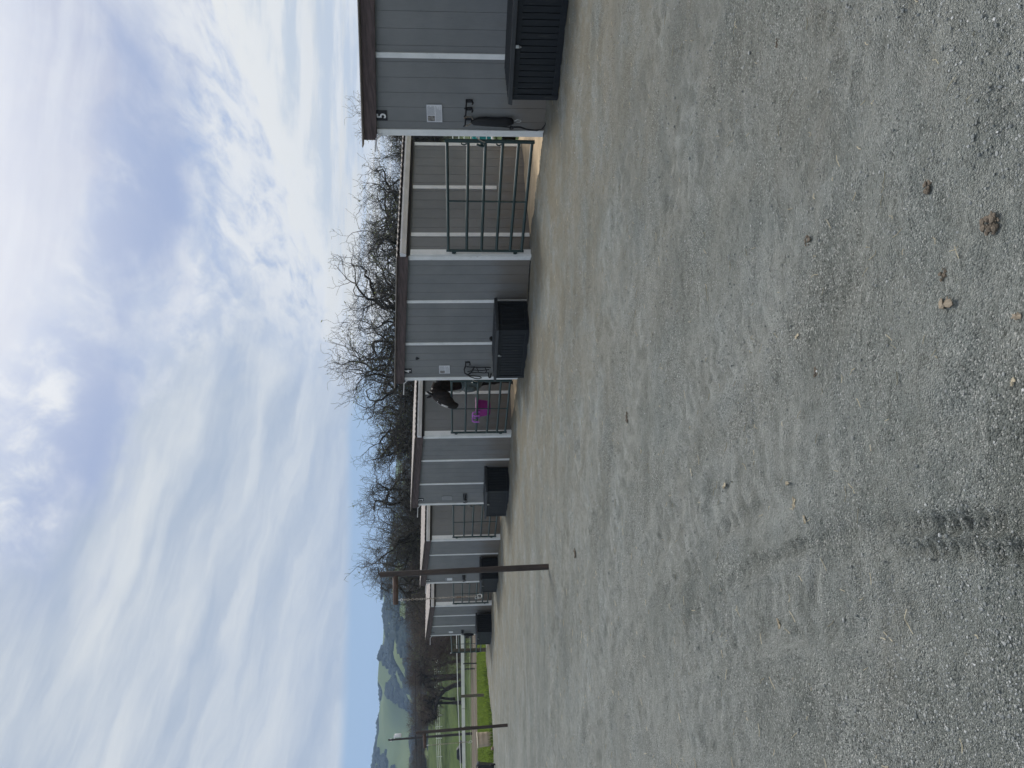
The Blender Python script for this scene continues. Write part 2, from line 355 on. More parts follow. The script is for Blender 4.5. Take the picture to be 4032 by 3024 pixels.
# ================================================================== GROUND SHEETS
def gravel_mat():
    m = bpy.data.materials.new('grey_green_gravel'); m.use_nodes = True; t = NT(m.node_tree); b = t.n['Principled BSDF']
    o = t.node('ShaderNodeTexCoord').outputs['Object']
    big = t.noise(o, 0.45, 5, 0.6); mid = t.noise(o, 4.5, 6, 0.7); fine = t.noise(o, 70, 4, 0.75)
    c = t.mix(t.ramp(big, 0.3, 0.7), (0.200, 0.226, 0.215), (0.308, 0.332, 0.318))
    c = t.mix(t.math('MULTIPLY', t.ramp(mid, 0.44, 0.68), 0.50), c, (0.400, 0.425, 0.405))
    m2 = t.noise(t.mapping(o, rot=(0, 0, R(25)), scale=(1, 2.4, 1)), 13, 6, 0.76)
    c = t.mix(t.math('MULTIPLY', t.ramp(m2, 0.50, 0.66), 0.72), c, (0.112, 0.126, 0.118))  # short dark streaks: shading of small ridges put into the gravel colour
    m3 = t.noise(t.mapping(o, rot=(0, 0, R(-30)), scale=(0.5, 1.5, 1)), 1.3, 6, 0.7)
    c = t.mix(t.math('MULTIPLY', t.ramp(m3, 0.44, 0.64), 0.58), c, (0.140, 0.160, 0.152))
    pk = t.node('ShaderNodeAttribute'); pk.attribute_name = 'packed'
    c = t.mix(t.math('MULTIPLY', pk.outputs['Fac'], t.ramp(t.noise(t.mapping(o, scale=(1, 1, 1)), 6, 5, 0.7), 0.35, 0.6)), c, (0.372, 0.398, 0.384))
    tdn = t.node('ShaderNodeAttribute'); tdn.attribute_name = 'tread'      # shade of the tyre tread hollows, painted into the colour
    c = t.mix(t.math('MULTIPLY', tdn.outputs['Fac'], 0.30), c, (0.105, 0.122, 0.118))
    # loose stone shows where the dust has been scuffed away
    loose = t.math('MULTIPLY', t.ramp(t.noise(o, 1.0, 5, 0.65), 0.36, 0.62), t.math('SUBTRACT', 1.0, pk.outputs['Fac']))
    v = t.node('ShaderNodeTexVoronoi'); t.l.new(o, v.inputs['Vector']); v.inputs['Scale'].default_value = 175
    s = t.node('ShaderNodeSeparateColor'); t.l.new(v.outputs['Color'], s.inputs[0])
    amt = t.math('ADD', t.math('MULTIPLY', loose, 0.65), 0.30)
    c = t.mix(t.math('MULTIPLY', t.ramp(s.outputs[0], 0.70, 1.0), amt), c, (0.56, 0.57, 0.55))
    c = t.mix(t.math('MULTIPLY', t.ramp(s.outputs[1], 0.58, 1.0), amt), c, (0.080, 0.092, 0.090))
    c = t.mix(t.math('MULTIPLY', t.ramp(fine, 0.52, 0.72), 0.55), c, (0.095, 0.105, 0.098))
    # brownish hay dust, thicker close to the stables (vertex attribute 'dust' = distance from the stable fronts)
    a = t.node('ShaderNodeAttribute'); a.attribute_name = 'dust'
    d = t.math('MULTIPLY', a.outputs['Fac'], t.ramp(t.noise(o, 1.1, 7, 0.72), 0.30, 0.60))
    c = t.mix(t.math('MULTIPLY', d, 0.78), c, (0.200, 0.168, 0.108))
    far = t.noise(t.mapping(o, rot=(0, 0, R(35)), scale=(0.35, 1.1, 1)), 0.55, 6, 0.68)
    c = t.mix(t.math('MULTIPLY', t.ramp(far, 0.50, 0.64), 0.40), c, (0.150, 0.168, 0.160))
    pat = t.noise(t.mapping(o, rot=(0, 0, R(-15)), scale=(0.5, 1.2, 1)), 1.0, 7, 0.74)
    c = t.mix(t.math('MULTIPLY', t.ramp(pat, 0.53, 0.66), 0.20), c, (0.215, 0.200, 0.165))
    t.put(b.inputs['Base Color'], c); b.inputs['Roughness'].default_value = 0.9; b.inputs['Specular IOR Level'].default_value = 0.15
    h = t.math('ADD', t.math('MULTIPLY', v.outputs['Distance'], -0.9), t.math('MULTIPLY', fine, 0.8))
    h = t.math('ADD', h, t.math('MULTIPLY', t.noise(o, 190, 3, 0.7), 0.5))
    h = t.math('ADD', h, t.math('MULTIPLY', m2, 1.8))
    bn = t.node('ShaderNodeBump'); bn.inputs['Strength'].default_value = 1.0; bn.inputs['Distance'].default_value = 0.014
    t.l.new(h, bn.inputs['Height']); t.l.new(bn.outputs[0], b.inputs['Normal'])
    return m
M_GRAV = gravel_mat()

TRACKS = [  # (points, width, depth, tread pitch, how much pale dust it is packed with)
    ([(-0.30, 1.2), (-0.34, 1.68), (-0.39, 1.93), (-0.45, 2.25), (-0.53, 2.53), (-0.64, 2.88), (-0.76, 3.18), (-0.95, 3.6)], 0.060, 0.030, 0.060, 0.0),
    ([(-0.36, 1.2), (-0.41, 1.68), (-0.46, 1.93), (-0.52, 2.25), (-0.60, 2.53), (-0.74, 2.9)], 0.055, 0.026, 0.060, 0.0),
    ([(-0.62, 1.9), (-0.68, 2.26), (-0.76, 2.53), (-0.88, 2.92), (-1.14, 3.51), (-1.58, 4.38), (-2.21, 5.51), (-3.16, 6.94), (-4.22, 8.29), (-6.5, 11.0)], 0.28, 0.016, 0.115, 0.8),
    ([(-0.74, 3.09), (-0.90, 3.52), (-1.17, 4.01), (-1.65, 4.87), (-2.25, 5.84), (-2.93, 6.66), (-4.6, 8.6)], 0.09, 0.022, 0.13, 0.1),
    ([(-0.56, 3.25), (-0.72, 3.75), (-0.98, 4.25), (-1.46, 5.10), (-2.05, 6.10), (-2.75, 6.95), (-4.4, 8.9)], 0.09, 0.022, 0.13, 0.1),
    ([(1.02, 1.6), (1.01, 2.09), (0.96, 2.66), (0.63, 3.05), (0.31, 3.43), (0.08, 4.09), (-0.18, 4.55), (-0.77, 4.87), (-1.3, 5.45), (-1.77, 5.91), (-2.51, 6.74), (-4.2, 8.0)], 0.32, 0.015, 0.13, 0.9),
    ([(1.31, 2.2), (1.31, 2.61), (1.24, 3.61), (1.1, 5.29), (0.59, 6.79), (-0.14, 7.76), (-0.82, 8.3), (-2.6, 9.4)], 0.30, 0.018, 0.16, 0.8),
    ([(0.9, 8.6), (0.8, 9.12), (0.37, 10.08), (-0.32, 10.41), (-0.89, 9.05), (-1.2, 7.84), (-1.79, 8.2), (-2.58, 9.62), (-4.5, 12.5)], 0.24, 0.025, 0.2, 0.1),
    ([(2.9, 4.2), (2.2, 5.6), (0.9, 7.6), (-1.6, 9.6), (-5.5, 12.4), (-11, 16)], 0.30, 0.022, 0.2, 0.9),
    ([(3.0, 2.2), (2.3, 3.9), (0.7, 5.5), (-1.6, 6.9), (-4.8, 8.6), (-9.5, 11.5)], 0.36, 0.010, 0.18, 0.9),
    ([(3.6, 3.0), (2.9, 4.7), (1.2, 6.6), (-1.4, 8.3), (-5.0, 10.4), (-10, 14)], 0.30, 0.012, 0.18, 0.8),
    ([(-0.15, 2.3), (-0.45, 3.4), (-1.05, 4.9), (-2.4, 7.2), (-4.8, 10.3), (-8.5, 14.5), (-13, 20)], 0.34, 0.012, 0.16, 0.9),
    ([(-1.5, 3.0), (-2.1, 4.6), (-3.3, 6.6), (-5.6, 9.6), (-9.5, 13.5), (-14, 18)], 0.34, 0.010, 0.18, 0.8)]
def track_height(x, y, want_dust=False):
    out = np.zeros_like(x); dustv = np.zeros_like(x); low = np.zeros_like(x)
    for pts, wd, dp, pitch, pale in TRACKS:
        s0 = 0.0; p = []
        for i in range(len(pts) - 1):         # smooth the corners by subdividing
            for q in range(6):
                tt = q / 6; a = pts[max(i - 1, 0)]; b = pts[i]; c = pts[i + 1]; d = pts[min(i + 2, len(pts) - 1)]
                p.append(tuple(0.5 * ((2 * b[j]) + (-a[j] + c[j]) * tt + (2 * a[j] - 5 * b[j] + 4 * c[j] - d[j]) * tt ** 2 + (-a[j] + 3 * b[j] - 3 * c[j] + d[j]) * tt ** 3) for j in (0, 1)))
        p.append(pts[-1])
        bd = np.full(x.shape, 9.0); bs = np.zeros_like(x)
        for i in range(len(p) - 1):
            ax, ay = p[i]; dx = p[i + 1][0] - ax; dy = p[i + 1][1] - ay; L = math.hypot(dx, dy)
            near = (x > min(ax, ax + dx) - .45) & (x < max(ax, ax + dx) + .45) & (y > min(ay, ay + dy) - .45) & (y < max(ay, ay + dy) + .45)
            if near.any():
                xx = x[near] - ax; yy = y[near] - ay
                tt = (xx * dx + yy * dy) / L; d = (xx * dy - yy * dx) / L
                ok = (tt >= -0.02) & (tt <= L + 0.02) & (np.abs(d) < np.abs(bd[near]))
                tmpd = bd[near]; tmps = bs[near]; tmpd[ok] = d[ok]; tmps[ok] = s0 + tt[ok]; bd[near] = tmpd; bs[near] = tmps
            s0 += L
        endf = np.clip(np.minimum(bs, s0 - bs) / 0.5, 0, 1)
        e = np.abs(bd) / (wd * 0.5)
        inside = np.clip((1.2 - e) / 0.45, 0, 1)
        tread = 0.5 + 0.5 * np.clip(2.2 * np.sin(2 * PI * (bs + np.abs(bd) * 0.55 + 0.03 * fbm(x * 3, y * 3, 2)) / pitch), -1, 1)
        fade = np.clip(fbm(x * 1.2 + 5, y * 1.2, 3) * 2.4 - 0.45, 0.20, 1)
        lip = np.exp(-((e - 1.3) / 0.2) ** 2)
        out += endf * fade * (-dp * inside * (0.25 + 0.75 * tread) + dp * 0.5 * lip)
        dustv = np.maximum(dustv, pale * endf * (0.35 + 0.65 * fade) * np.clip((1.9 - e) / 1.0, 0, 1))
        low = np.maximum(low, endf * fade * inside * tread)
    return (out, dustv, low) if want_dust else out
def gravel_z(x, y):
    z = hz(x, y) + 0.02
    z = z + (fbm(x * 0.7, y * 0.7, 3) - 0.5) * 0.055 + (fbm(x * 3.2, y * 3.2, 4) - 0.5) * 0.050
    st = fbm(x * 9 + y * 2, y * 9 - x * 3 + 40, 3)            # scraped, combed look
    z = z + (st - 0.5) * 0.038 + (fbm(x * 30, y * 30, 2) - 0.5) * 0.013
    return z + track_height(x, y)
def axis(a, b, c, s0, g):
    """coordinates from a to b, finest (s0) at c, spacing growing by g per metre"""
    def go(L):
        r = [0.0]
        while r[-1] < L: r.append(r[-1] + s0 + g * r[-1])
        return np.array(r)
    return np.concatenate([(c - go(c - a))[::-1][:-1], c + go(b - c)])
def inside_yard(x, y):
    X = (x - P0[0]) * EX[0] + (y - P0[1]) * EX[1]; Y = (x - P0[0]) * EY[0] + (y - P0[1]) * EY[1]
    wob = (fbm(x * 0.6, y * 0.6, 3) - 0.5) * 0.8
    front = Y < np.interp(np.mod(X, 7.05), [0, 4.05, 4.25, 7.0, 7.05], [0.16, 0.16, 0.40, -0.02, -0.02]) + (fbm(x * 3, y * 3, 2) - 0.5) * 0.12
    edge = np.interp(Y, [-60, -12, -5.75, -3.7, -1.6, 0.4], [-27, -27.6, -27.8, -27.4, -30.2, -32.7])
    return front & (X > edge + wob * 0.5) & (X < 26)
gx = axis(-46, 20, -0.1, 0.017, 0.0062); gy = axis(-6, 44, 1.9, 0.012, 0.0045)
GX, GY = np.meshgrid(gx, gy)
GZ = gravel_z(GX, GY)
nx_, ny_ = len(gx), len(gy)
idx = np.arange(nx_ * ny_).reshape(ny_, nx_)
keep = inside_yard(0.25 * (GX[:-1, :-1] + GX[1:, :-1] + GX[:-1, 1:] + GX[1:, 1:]), 0.25 * (GY[:-1, :-1] + GY[1:, :-1] + GY[:-1, 1:] + GY[1:, 1:]))
F = np.stack([idx[:-1, :-1], idx[:-1, 1:], idx[1:, 1:], idx[1:, :-1]], -1)[keep]
V = np.stack([GX.ravel(), GY.ravel(), GZ.ravel()], -1)
used = np.zeros(len(V), bool); used[F.ravel()] = True; remap = np.cumsum(used) - 1
V = V[used]; F = remap[F]
yard = struct(fast_mesh('gravel_yard', V, F, M_GRAV, smooth=True))
Yr = (V[:, 0] - P0[0]) * EY[0] + (V[:, 1] - P0[1]) * EY[1]
dust = np.clip(np.interp(-Yr, [0, 1.5, 4.5, 7.5, 12], [1.0, 0.95, 0.6, 0.25, 0.05]), 0, 1)
at = yard.data.attributes.new('dust', 'FLOAT', 'POINT'); at.data.foreach_set('value', dust.astype(np.float32))
_, td, tl = track_height(V[:, 0], V[:, 1], True)
at = yard.data.attributes.new('packed', 'FLOAT', 'POINT'); at.data.foreach_set('value', td.astype(np.float32))
at = yard.data.attributes.new('tread', 'FLOAT', 'POINT'); at.data.foreach_set('value', tl.astype(np.float32))

# pasture: one sheet to beyond the foothills
def pasture_mat():
    m = bpy.data.materials.new('spring_pasture'); m.use_nodes = True; t = NT(m.node_tree); b = t.n['Principled BSDF']
    o = t.node('ShaderNodeTexCoord').outputs['Object']
    n1 = t.noise(o, 0.09, 5, 0.6); n2 = t.noise(t.mapping(o, scale=(1, 0.35, 1)), 0.6, 5, 0.7)
    c = t.mix(t.ramp(n1, 0.35, 0.65), (0.030, 0.048, 0.016), (0.054, 0.084, 0.020))
    c = t.mix(t.math('MULTIPLY', t.ramp(n2, 0.40, 0.66), 0.6), c, (0.090, 0.130, 0.034))
    c = t.mix(t.math('MULTIPLY', t.ramp(t.noise(o, 2.5, 4, 0.7), 0.5, 0.75), 0.5), c, (0.035, 0.062, 0.022))
    t.put(b.inputs['Base Color'], c); b.inputs['Roughness'].default_value = 0.9; b.inputs['Specular IOR Level'].default_value = 0.1
    bn = t.node('ShaderNodeBump'); bn.inputs['Strength'].default_value = 0.8; bn.inputs['Distance'].default_value = 0.15
    t.l.new(t.noise(o, 5, 5, 0.7), bn.inputs['Height']); t.l.new(bn.outputs[0], b.inputs['Normal'])
    return m
M_PAST = pasture_mat()
px_ = axis(-1500, 1500, -10, 1.2, 0.05); py_ = axis(-400, 800, 30, 0.8, 0.03)
AX, AY = np.meshgrid(px_, py_); AZ = hz(AX, AY) - 0.05 + (fbm(AX * 0.15, AY * 0.15, 3) - 0.5) * np.interp(AY, [40, 150, 300], [0.02, 0.8, 3])
ii = np.arange(AX.size).reshape(AX.shape)
struct(fast_mesh('pasture', np.stack([AX.ravel(), AY.ravel(), AZ.ravel()], -1), np.stack([ii[:-1, :-1], ii[:-1, 1:], ii[1:, 1:], ii[1:, :-1]], -1).reshape(-1, 4), M_PAST, smooth=True))

def sheet(name, m, inside, x0, x1, y0, y1, step, dz, amp=0.02, fr=1.0):
    xs = np.arange(x0, x1, step); ys = np.arange(y0, y1, step); A, B = np.meshgrid(xs, ys)
    Z = hz(A, B) + dz + (fbm(A * fr, B * fr, 4) - 0.5) * amp
    k = np.arange(A.size).reshape(A.shape); cx = A[:-1, :-1] + step / 2; cy = B[:-1, :-1] + step / 2
    Fq = np.stack([k[:-1, :-1], k[:-1, 1:], k[1:, 1:], k[1:, :-1]], -1)[inside(cx, cy)]
    Vq = np.stack([A.ravel(), B.ravel(), Z.ravel()], -1); us = np.zeros(len(Vq), bool); us[Fq.ravel()] = True; rm = np.cumsum(us) - 1
    return struct(fast_mesh(name, Vq[us], rm[Fq], m, smooth=True))
def rowxy(x, y): return (x - P0[0]) * EX[0] + (y - P0[1]) * EX[1], (x - P0[0]) * EY[0] + (y - P0[1]) * EY[1]
M_ARENA = mat('arena_dirt', (0.105, 0.088, 0.068), 0.95, 0.25, 0.5, 0.8, 3, stretch=(1, 0.3, 1), spec=0.1)
M_PEN = mat('tan_pen_sand', (0.46, 0.36, 0.24), 0.95, 0.16, 2.0, 0.9, 14, spec=0.1, second=(0.27, 0.19, 0.12), s2=(0.60, 0.72), s2scale=4)
def in_arena(x, y):
    d = (x + 24.3) * 0.03 + (y - 65.8)            # beyond the fence line
    return (d > 0.3) & (d < 52 + 10 * (fbm(x * 0.05, y * 0.05, 2) - 0.5)) & (x > -95) & (x < 5)
sheet('arena', M_ARENA, in_arena, -96, 6, 55, 150, 1.0, 0.06, 0.06, 0.2)
def in_pen(x, y):
    X, Y = rowxy(x, y); e = 4.2 + (fbm(x * 1.2, y * 1.2, 2) - 0.5) * 0.5
    return (Y > -0.30 + (fbm(x * 2, y * 2, 2) - 0.5) * 0.3) & (Y < e) & (X > -28.3) & (X < 5)
sheet('pen_floor', M_PEN, in_pen, -18, 12, 6, 44, 0.10, -0.005, 0.05, 1.6)

# ================================================================== HILLS
def hills_mat():
    m = bpy.data.materials.new('hill_grass'); m.use_nodes = True; t = NT(m.node_tree); b = t.n['Principled BSDF']
    o = t.node('ShaderNodeTexCoord').outputs['Object']
    c = t.mix(t.ramp(t.noise(o, 0.004, 5, 0.6), 0.35, 0.65), (0.088, 0.128, 0.042), (0.135, 0.168, 0.058))
    c = t.mix(t.math('MULTIPLY', t.ramp(t.noise(o, 0.03, 5, 0.7), 0.5, 0.7), 0.5), c, (0.085, 0.115, 0.055))
    t.put(b.inputs['Base Color'], c); b.inputs['Roughness'].default_value = 0.95; b.inputs['Specular IOR Level'].default_value = 0.05
    return m
def hill_h(q, r, x, y):
    """q = x/y bearing"""
    top = np.interp(q, [-1.2, -0.62, -0.50, -0.47, -0.455, -0.438, -0.40, -0.388, -0.34, -0.297, -0.257, -0.20, -0.15, 0.1, 0.6], [230, 250, 243, 236, 230, 231, 222, 226, 218, 213, 207, 193, 182, 150, 120]) / 2000
    g_ = np.interp(r, [300, 450, 700, 1000, 1400, 1800, 2020, 2300, 3000], [0.0, 0.22, 0.42, 0.56, 0.74, 0.92, 1.0, 0.80, 0.4])
    rid = 1 - np.abs(fbm(x * 0.0032 + 3.3 + y * 0.0012, y * 0.0012 + 1.2, 4) * 2 - 1)
    n = (rid - 0.80) * 0.085 * r * np.clip((r - 350) / 400, 0, 1) * np.clip((2030 - r) / 350, 0, 1)
    front = np.exp(-((r - 760) / 170) ** 2) * np.interp(q, [-0.9, -0.52, -0.44, -0.40, -0.36], [16, 13, 7, 2, 0])
    g = (fbm(x * 0.008, y * 0.008, 4) - 0.5) * 20 * np.clip((r - 350) / 300, 0, 1) * np.clip((2030 - r) / 200, 0, 1)
    return top * g_ * r + n + g + front
th = np.linspace(R(-52), R(40), 420); rr = np.concatenate([np.linspace(320, 2100, 260), np.linspace(2120, 3000, 20)])
TH, RR = np.meshgrid(th, rr); HX = np.sin(TH) * RR; HY = np.cos(TH) * RR
HZm = hill_h(np.tan(TH), HY / np.cos(0), HX, HY) - 6
cap = np.interp(np.tan(TH), [-1.2, -0.62, -0.50, -0.47, -0.455, -0.438, -0.40, -0.388, -0.34, -0.297, -0.257, -0.20, -0.15, 0.1, 0.6], [230, 250, 243, 236, 230, 231, 222, 226, 218, 213, 207, 193, 182, 150, 120]) / 2000
HZm = np.minimum(HZm, cap * HY - 1.0 + 1.4)
ii = np.arange(HX.size).reshape(HX.shape)
struct(fast_mesh('hills', np.stack([HX.ravel(), HY.ravel(), HZm.ravel()], -1), np.stack([ii[:-1, :-1], ii[:-1, 1:], ii[1:, 1:], ii[1:, :-1]], -1).reshape(-1, 4), hills_mat(), smooth=True))
# oak woodland on the hills: clumps of small crowns where the woodland noise is high
ico_v = []; bm = bmesh.new(); bmesh.ops.create_icosphere(bm, subdivisions=1, radius=1.0)
ico_v = np.array([v.co[:] for v in bm.verts]); ico_f = np.array([[v.index for v in f.verts] for f in bm.faces]); bm.free()
def blobs(name, C, S, m, parent=None, jit=0.25):
    n = len(C); d = 1 + (rng.random((n, len(ico_v), 1)) - 0.5) * 2 * jit
    V = ico_v[None] * d * S[:, None, :] + C[:, None, :]
    F = ico_f[None] + (np.arange(n) * len(ico_v))[:, None, None]
    return fast_mesh(name, V.reshape(-1, 3), F.reshape(-1, 3), m, parent)
n = 60000
q = rng.uniform(-0.66, 0.05, n); y = 430 + (2050 - 430) * rng.random(n) ** 0.75; x = q * y
wn = 0.62 * fbm(x * 0.0040 + 11, y * 0.0022 + 4, 4) + 0.38 * fbm(x * 0.016 + 3, y * 0.0075 + 8, 3); slope = fbm(x * 0.0021 + 3.3, y * 0.0016 + 1.2, 4)
k = (wn > np.interp(y, [430, 1000, 1800, 2050], [0.46, 0.468, 0.475, 0.56])) 
x, y = x[k][:14000], y[k][:14000]; qq = x / y
z = np.minimum(hill_h(qq, y, x, y) - 6, np.interp(qq, [-1.2, -0.62, -0.50, -0.47, -0.455, -0.438, -0.40, -0.388, -0.34, -0.297, -0.257, -0.20, -0.15, 0.1, 0.6], [230, 250, 243, 236, 230, 231, 222, 226, 218, 213, 207, 193, 182, 150, 120]) / 2000 * y + 0.4)
s = rng.uniform(4.0, 8.0, len(x)); S = np.stack([s * rng.uniform(0.9, 1.5, len(x)), s, s * 0.75], -1)
M_HWOOD = mat('hill_oak_foliage', (0.030, 0.042, 0.032), 0.95, 0.25, 0.02, spec=0.05)
tag(blobs('hillside_wood', np.stack([x, y, z + s * 0.25], -1), S, M_HWOOD), 'dark oak woodland covering the folds of the distant hills', 'woodland', kind='stuff')
# the clump standing on the skyline
qs = -np.array([0.246, 0.249, 0.2515, 0.254, 0.258, 0.262, 0.266, 0.270, 0.275, 0.279]); hh = np.array([7, 12, 15, 13, 9, 8, 9, 7, 8, 6.0])
C = np.stack([qs * 2030, np.full(10, 2030.0), 0 * qs], -1); C[:, 2] = np.interp(qs, [-0.297, -0.257, -0.20], [213, 207, 193]) / 2000 * 2030 + 1
tag(blobs('ridge_trees', C + np.array([0, 0, 2]), np.stack([hh * 0.9, hh, hh * 0.7], -1), M_HWOOD), 'row of dark round trees standing on the hill skyline', 'trees', kind='stuff')

# ================================================================== STABLES
SH = {5: (4.253, -0.115), 4: (-2.874, -0.094), 3: (-9.842, -0.062), 2: (-16.932, -0.005), 1: (-23.951, 0.092)}   # right corner X, ground Z
WD, DP = 4.253, 3.55
HR, HL = 2.455, 2.818
W1, W2, W3 = 1.349, 1.464, 1.440         # panels from the right corner to the left corner
def groove_wall(mb, a, b, y, ztop, zb, outward, step=0.266, ax='x', gd=0.005, gw=0.009):
    """siding sheet from a to b along ax at y, with narrow recessed grooves; ztop(f) gives the top"""
    n = max(1, round(abs(b - a) / step)); cuts = [a + (b - a) * i / n for i in range(n + 1)]
    sgn = 1 if b > a else -1; pr = [(a, 0)]
    for c in cuts[1:-1]: pr += [(c - sgn * gw / 2, 0), (c - sgn * gw / 2, gd), (c + sgn * gw / 2, gd), (c + sgn * gw / 2, 0)]
    pr.append((b, 0)); vs = []; fs = []
    for (p, d) in pr:
        for z in (zb, ztop(p)):
            vs.append((p, y - outward * d, z) if ax == 'x' else (y - outward * d, p, z))
    for i in range(len(pr) - 1): fs.append((2 * i, 2 * i + 2, 2 * i + 3, 2 * i + 1))
    mb.add(vs, fs)
def make_stable():
    """local origin: left front corner at ground"""
    t = thing('stable', 'x', 'stable')
    zt = lambda X: HL + (HR - HL) * (X / WD)
    def seam(x): return x
    s1, s2 = W3, W3 + W2
    f = MB()
    groove_wall(f, 0, WD, 0.0, lambda p: zt(p) + 0.05, -0.15, -1)
    f.build('front_wall', M_SID, t)
    r = MB(); groove_wall(r, 0, DP, WD, lambda p: HR + 0.05, -0.15, 1, ax='y'); r.build('side_wall', M_SID, t)
    l = MB(); groove_wall(l, DP, 0, 0, lambda p: HL + 0.05, -0.15, -1, ax='y'); l.build('side_wall', M_SID, t)
    bk = MB(); groove_wall(bk, WD, 0, DP, lambda p: zt(p) + 0.05, -0.15, 1); bk.build('back_wall', M_SID, t)
    # front battens: corner board right, two seams, corner board left
    for x, wd in ((s1, 0.088), (s2, 0.088)):
        MB().box(x - wd / 2, x + wd / 2, -0.020, -0.001, 0.0 if x == s1 else -0.05, zt(x) - 0.002).build('batten', M_WHITE, t, 0.002)
    MB().box(-0.004, 0.115, -0.024, -0.001, -0.02, zt(0) - 0.02).build('corner_board', M_WHITE, t, 0.002)
    MB().box(WD - 0.085, WD + 0.022, -0.022, -0.001, -0.01, zt(WD) - 0.008).build('corner_board', M_WHITE, t, 0.002)
    # gate post board on the gate side, wide
    MB().box(WD + 0.001, WD + 0.045, 0.001, 0.150, -0.04, HR - 0.045).build('hinge_board', M_WHITE, t, 0.003)
    for y, z0 in ((0.60, 0.0), (2.03, 0.62), (3.47, 0.02)):
        MB().box(WD + 0.001, WD + 0.020, y - 0.05, y + 0.05, z0, HR - 0.045).build('batten', M_WHITE, t, 0.002)
    # roof sheet, corrugated along X (waves across Y)
    ro = MB(); ny = 92; y0, y1 = -0.14, DP + 0.15; x0, x1 = -0.16, WD + 0.10; top = lambda X: zt(X) + 0.225
    vs = []; fs = []
    for i in range(ny + 1):
        y = y0 + (y1 - y0) * i / ny; d = 0.009 * math.cos(2 * PI * i / 4)
        for X in (x0, x1): vs.append((X, y, top(X) + d))
        for X in (x0, x1): vs.append((X, y, top(X) + d - 0.014))
    for i in range(ny):
        a = 4 * i; b = a + 4
        fs += [(a, a + 1, b + 1, b), (a + 2, b + 2, b + 3, a + 3), (a, b, b + 2, a + 2), (a + 1, a + 3, b + 3, b + 1)]
    fs += [(0, 2, 3, 1), (4 * ny, 4 * ny + 1, 4 * ny + 3, 4 * ny + 2)]
    ro.add(vs, fs, False); ro.build('roof', M_ROOF, t)
    def slab(xa, xb, ya, yb, zo0, zo1):
        m_ = MB(); m_.hexa([(xa, ya, zt(xa) + zo0), (xb, ya, zt(xb) + zo0), (xb, yb, zt(xb) + zo0), (xa, yb, zt(xa) + zo0)],
                           [(xa, ya, zt(xa) + zo1), (xb, ya, zt(xb) + zo1), (xb, yb, zt(xb) + zo1), (xa, yb, zt(xa) + zo1)]); return m_
    slab(-0.06, WD + 0.05, -0.075, -0.030, -0.002, 0.200).build('fascia', M_FASCIA, t, 0.002)
    slab(-0.05, WD + 0.03, -0.028, 0.03, 0.06, 0.196).build('rafter', M_DARK, t)
    for k in range(1, 4): slab(-0.05, WD + 0.03, DP * k / 4, DP * k / 4 + 0.04, 0.06, 0.196).build('rafter', M_DARK, t)
    slab(-0.05, WD + 0.05, DP + 0.03, DP + 0.07, 0.0, 0.20).build('fascia', M_FASCIA, t)
    slab(-0.09, -0.055, -0.02, DP + 0.06, 0.04, 0.19).build('fascia', M_FASCIA, t)
    slab(WD + 0.030, WD + 0.050, -0.02, DP + 0.02, -0.02, 0.185).build('fascia', M_DARK, t)
    # gutter along the low eave
    g = MB(); gy0, gy1 = -0.06, DP + 0.14; zx = HR + 0.045
    prof = [(WD + 0.055, zx + 0.105), (WD + 0.055, zx), (WD + 0.075, zx - 0.015), (WD + 0.115, zx - 0.012), (WD + 0.135, zx + 0.03), (WD + 0.160, zx + 0.07), (WD + 0.165, zx + 0.105), (WD + 0.158, zx + 0.105), (WD + 0.128, zx + 0.034), (WD + 0.108, zx - 0.004), (WD + 0.078, zx - 0.007), (WD + 0.062, zx + 0.105)]
    k = len(prof); g.add([(a, gy0, b) for a, b in prof] + [(a, gy1, b) for a, b in prof], [(i, (i + 1) % k, k + (i + 1) % k, k + i) for i in range(k)] + [tuple(range(k)), tuple(range(k, 2 * k))])
    g.add([(a, gy0 - 0.004, b) for a, b in prof[:7]], [tuple(range(7))])
    for yy in np.linspace(0.3, DP - 0.2, 5): g.box(WD + 0.055, WD + 0.170, yy - 0.012, yy + 0.012, zx + 0.104, zx + 0.112)
    g.build('gutter', M_GUT, t)
    # small white arm and brace at the top of the left corner
    br = MB(); br.tube([(0.03, -0.02, HL - 0.09), (-0.02, -0.11, HL + 0.0)], 0.014, 6); br.box(-0.035, -0.005, -0.42, -0.09, HL - 0.012, HL + 0.012)
    br.build('bracket', M_GUT, t)
    return t
BAT3 = 1.43
LABS = {5: 'grey stable numbered 5, nearest and cut by the picture edge', 4: 'grey stable numbered 4 with a bridle hanging above its chest', 3: 'grey stable numbered 3 with an empty paper holder on its wall',
        2: 'grey stable numbered 2 behind the nearer brown tether pole', 1: 'farthest grey stable at the grass end of the row'}
proto = make_stable(); stables = {}
for i, kx in enumerate((5, 4, 3, 2, 1)):
    s = proto if i == 0 else copy_tree(proto)
    X, Z = SH[kx]; s.location = RW(X - WD, 0, Z); s.rotation_euler = (0, 0, -ANG); s['label'] = LABS[kx]; s['group'] = 'row of grey stables'; stables[kx] = s
    if kx in (3, 2, 1):
        bt = sorted([c for c in s.children if c.name.startswith('batten') and c.data.vertices[0].co.x > WD - .02 and c.data.vertices[0].co.y > .1], key=lambda c: c.data.vertices[0].co.y)
        for j_, c in enumerate(bt[:2]):
            if kx == 3 and j_ == 0: c.location = (0, BAT3 - 0.60, 0)
            else: bpy.data.objects.remove(c)

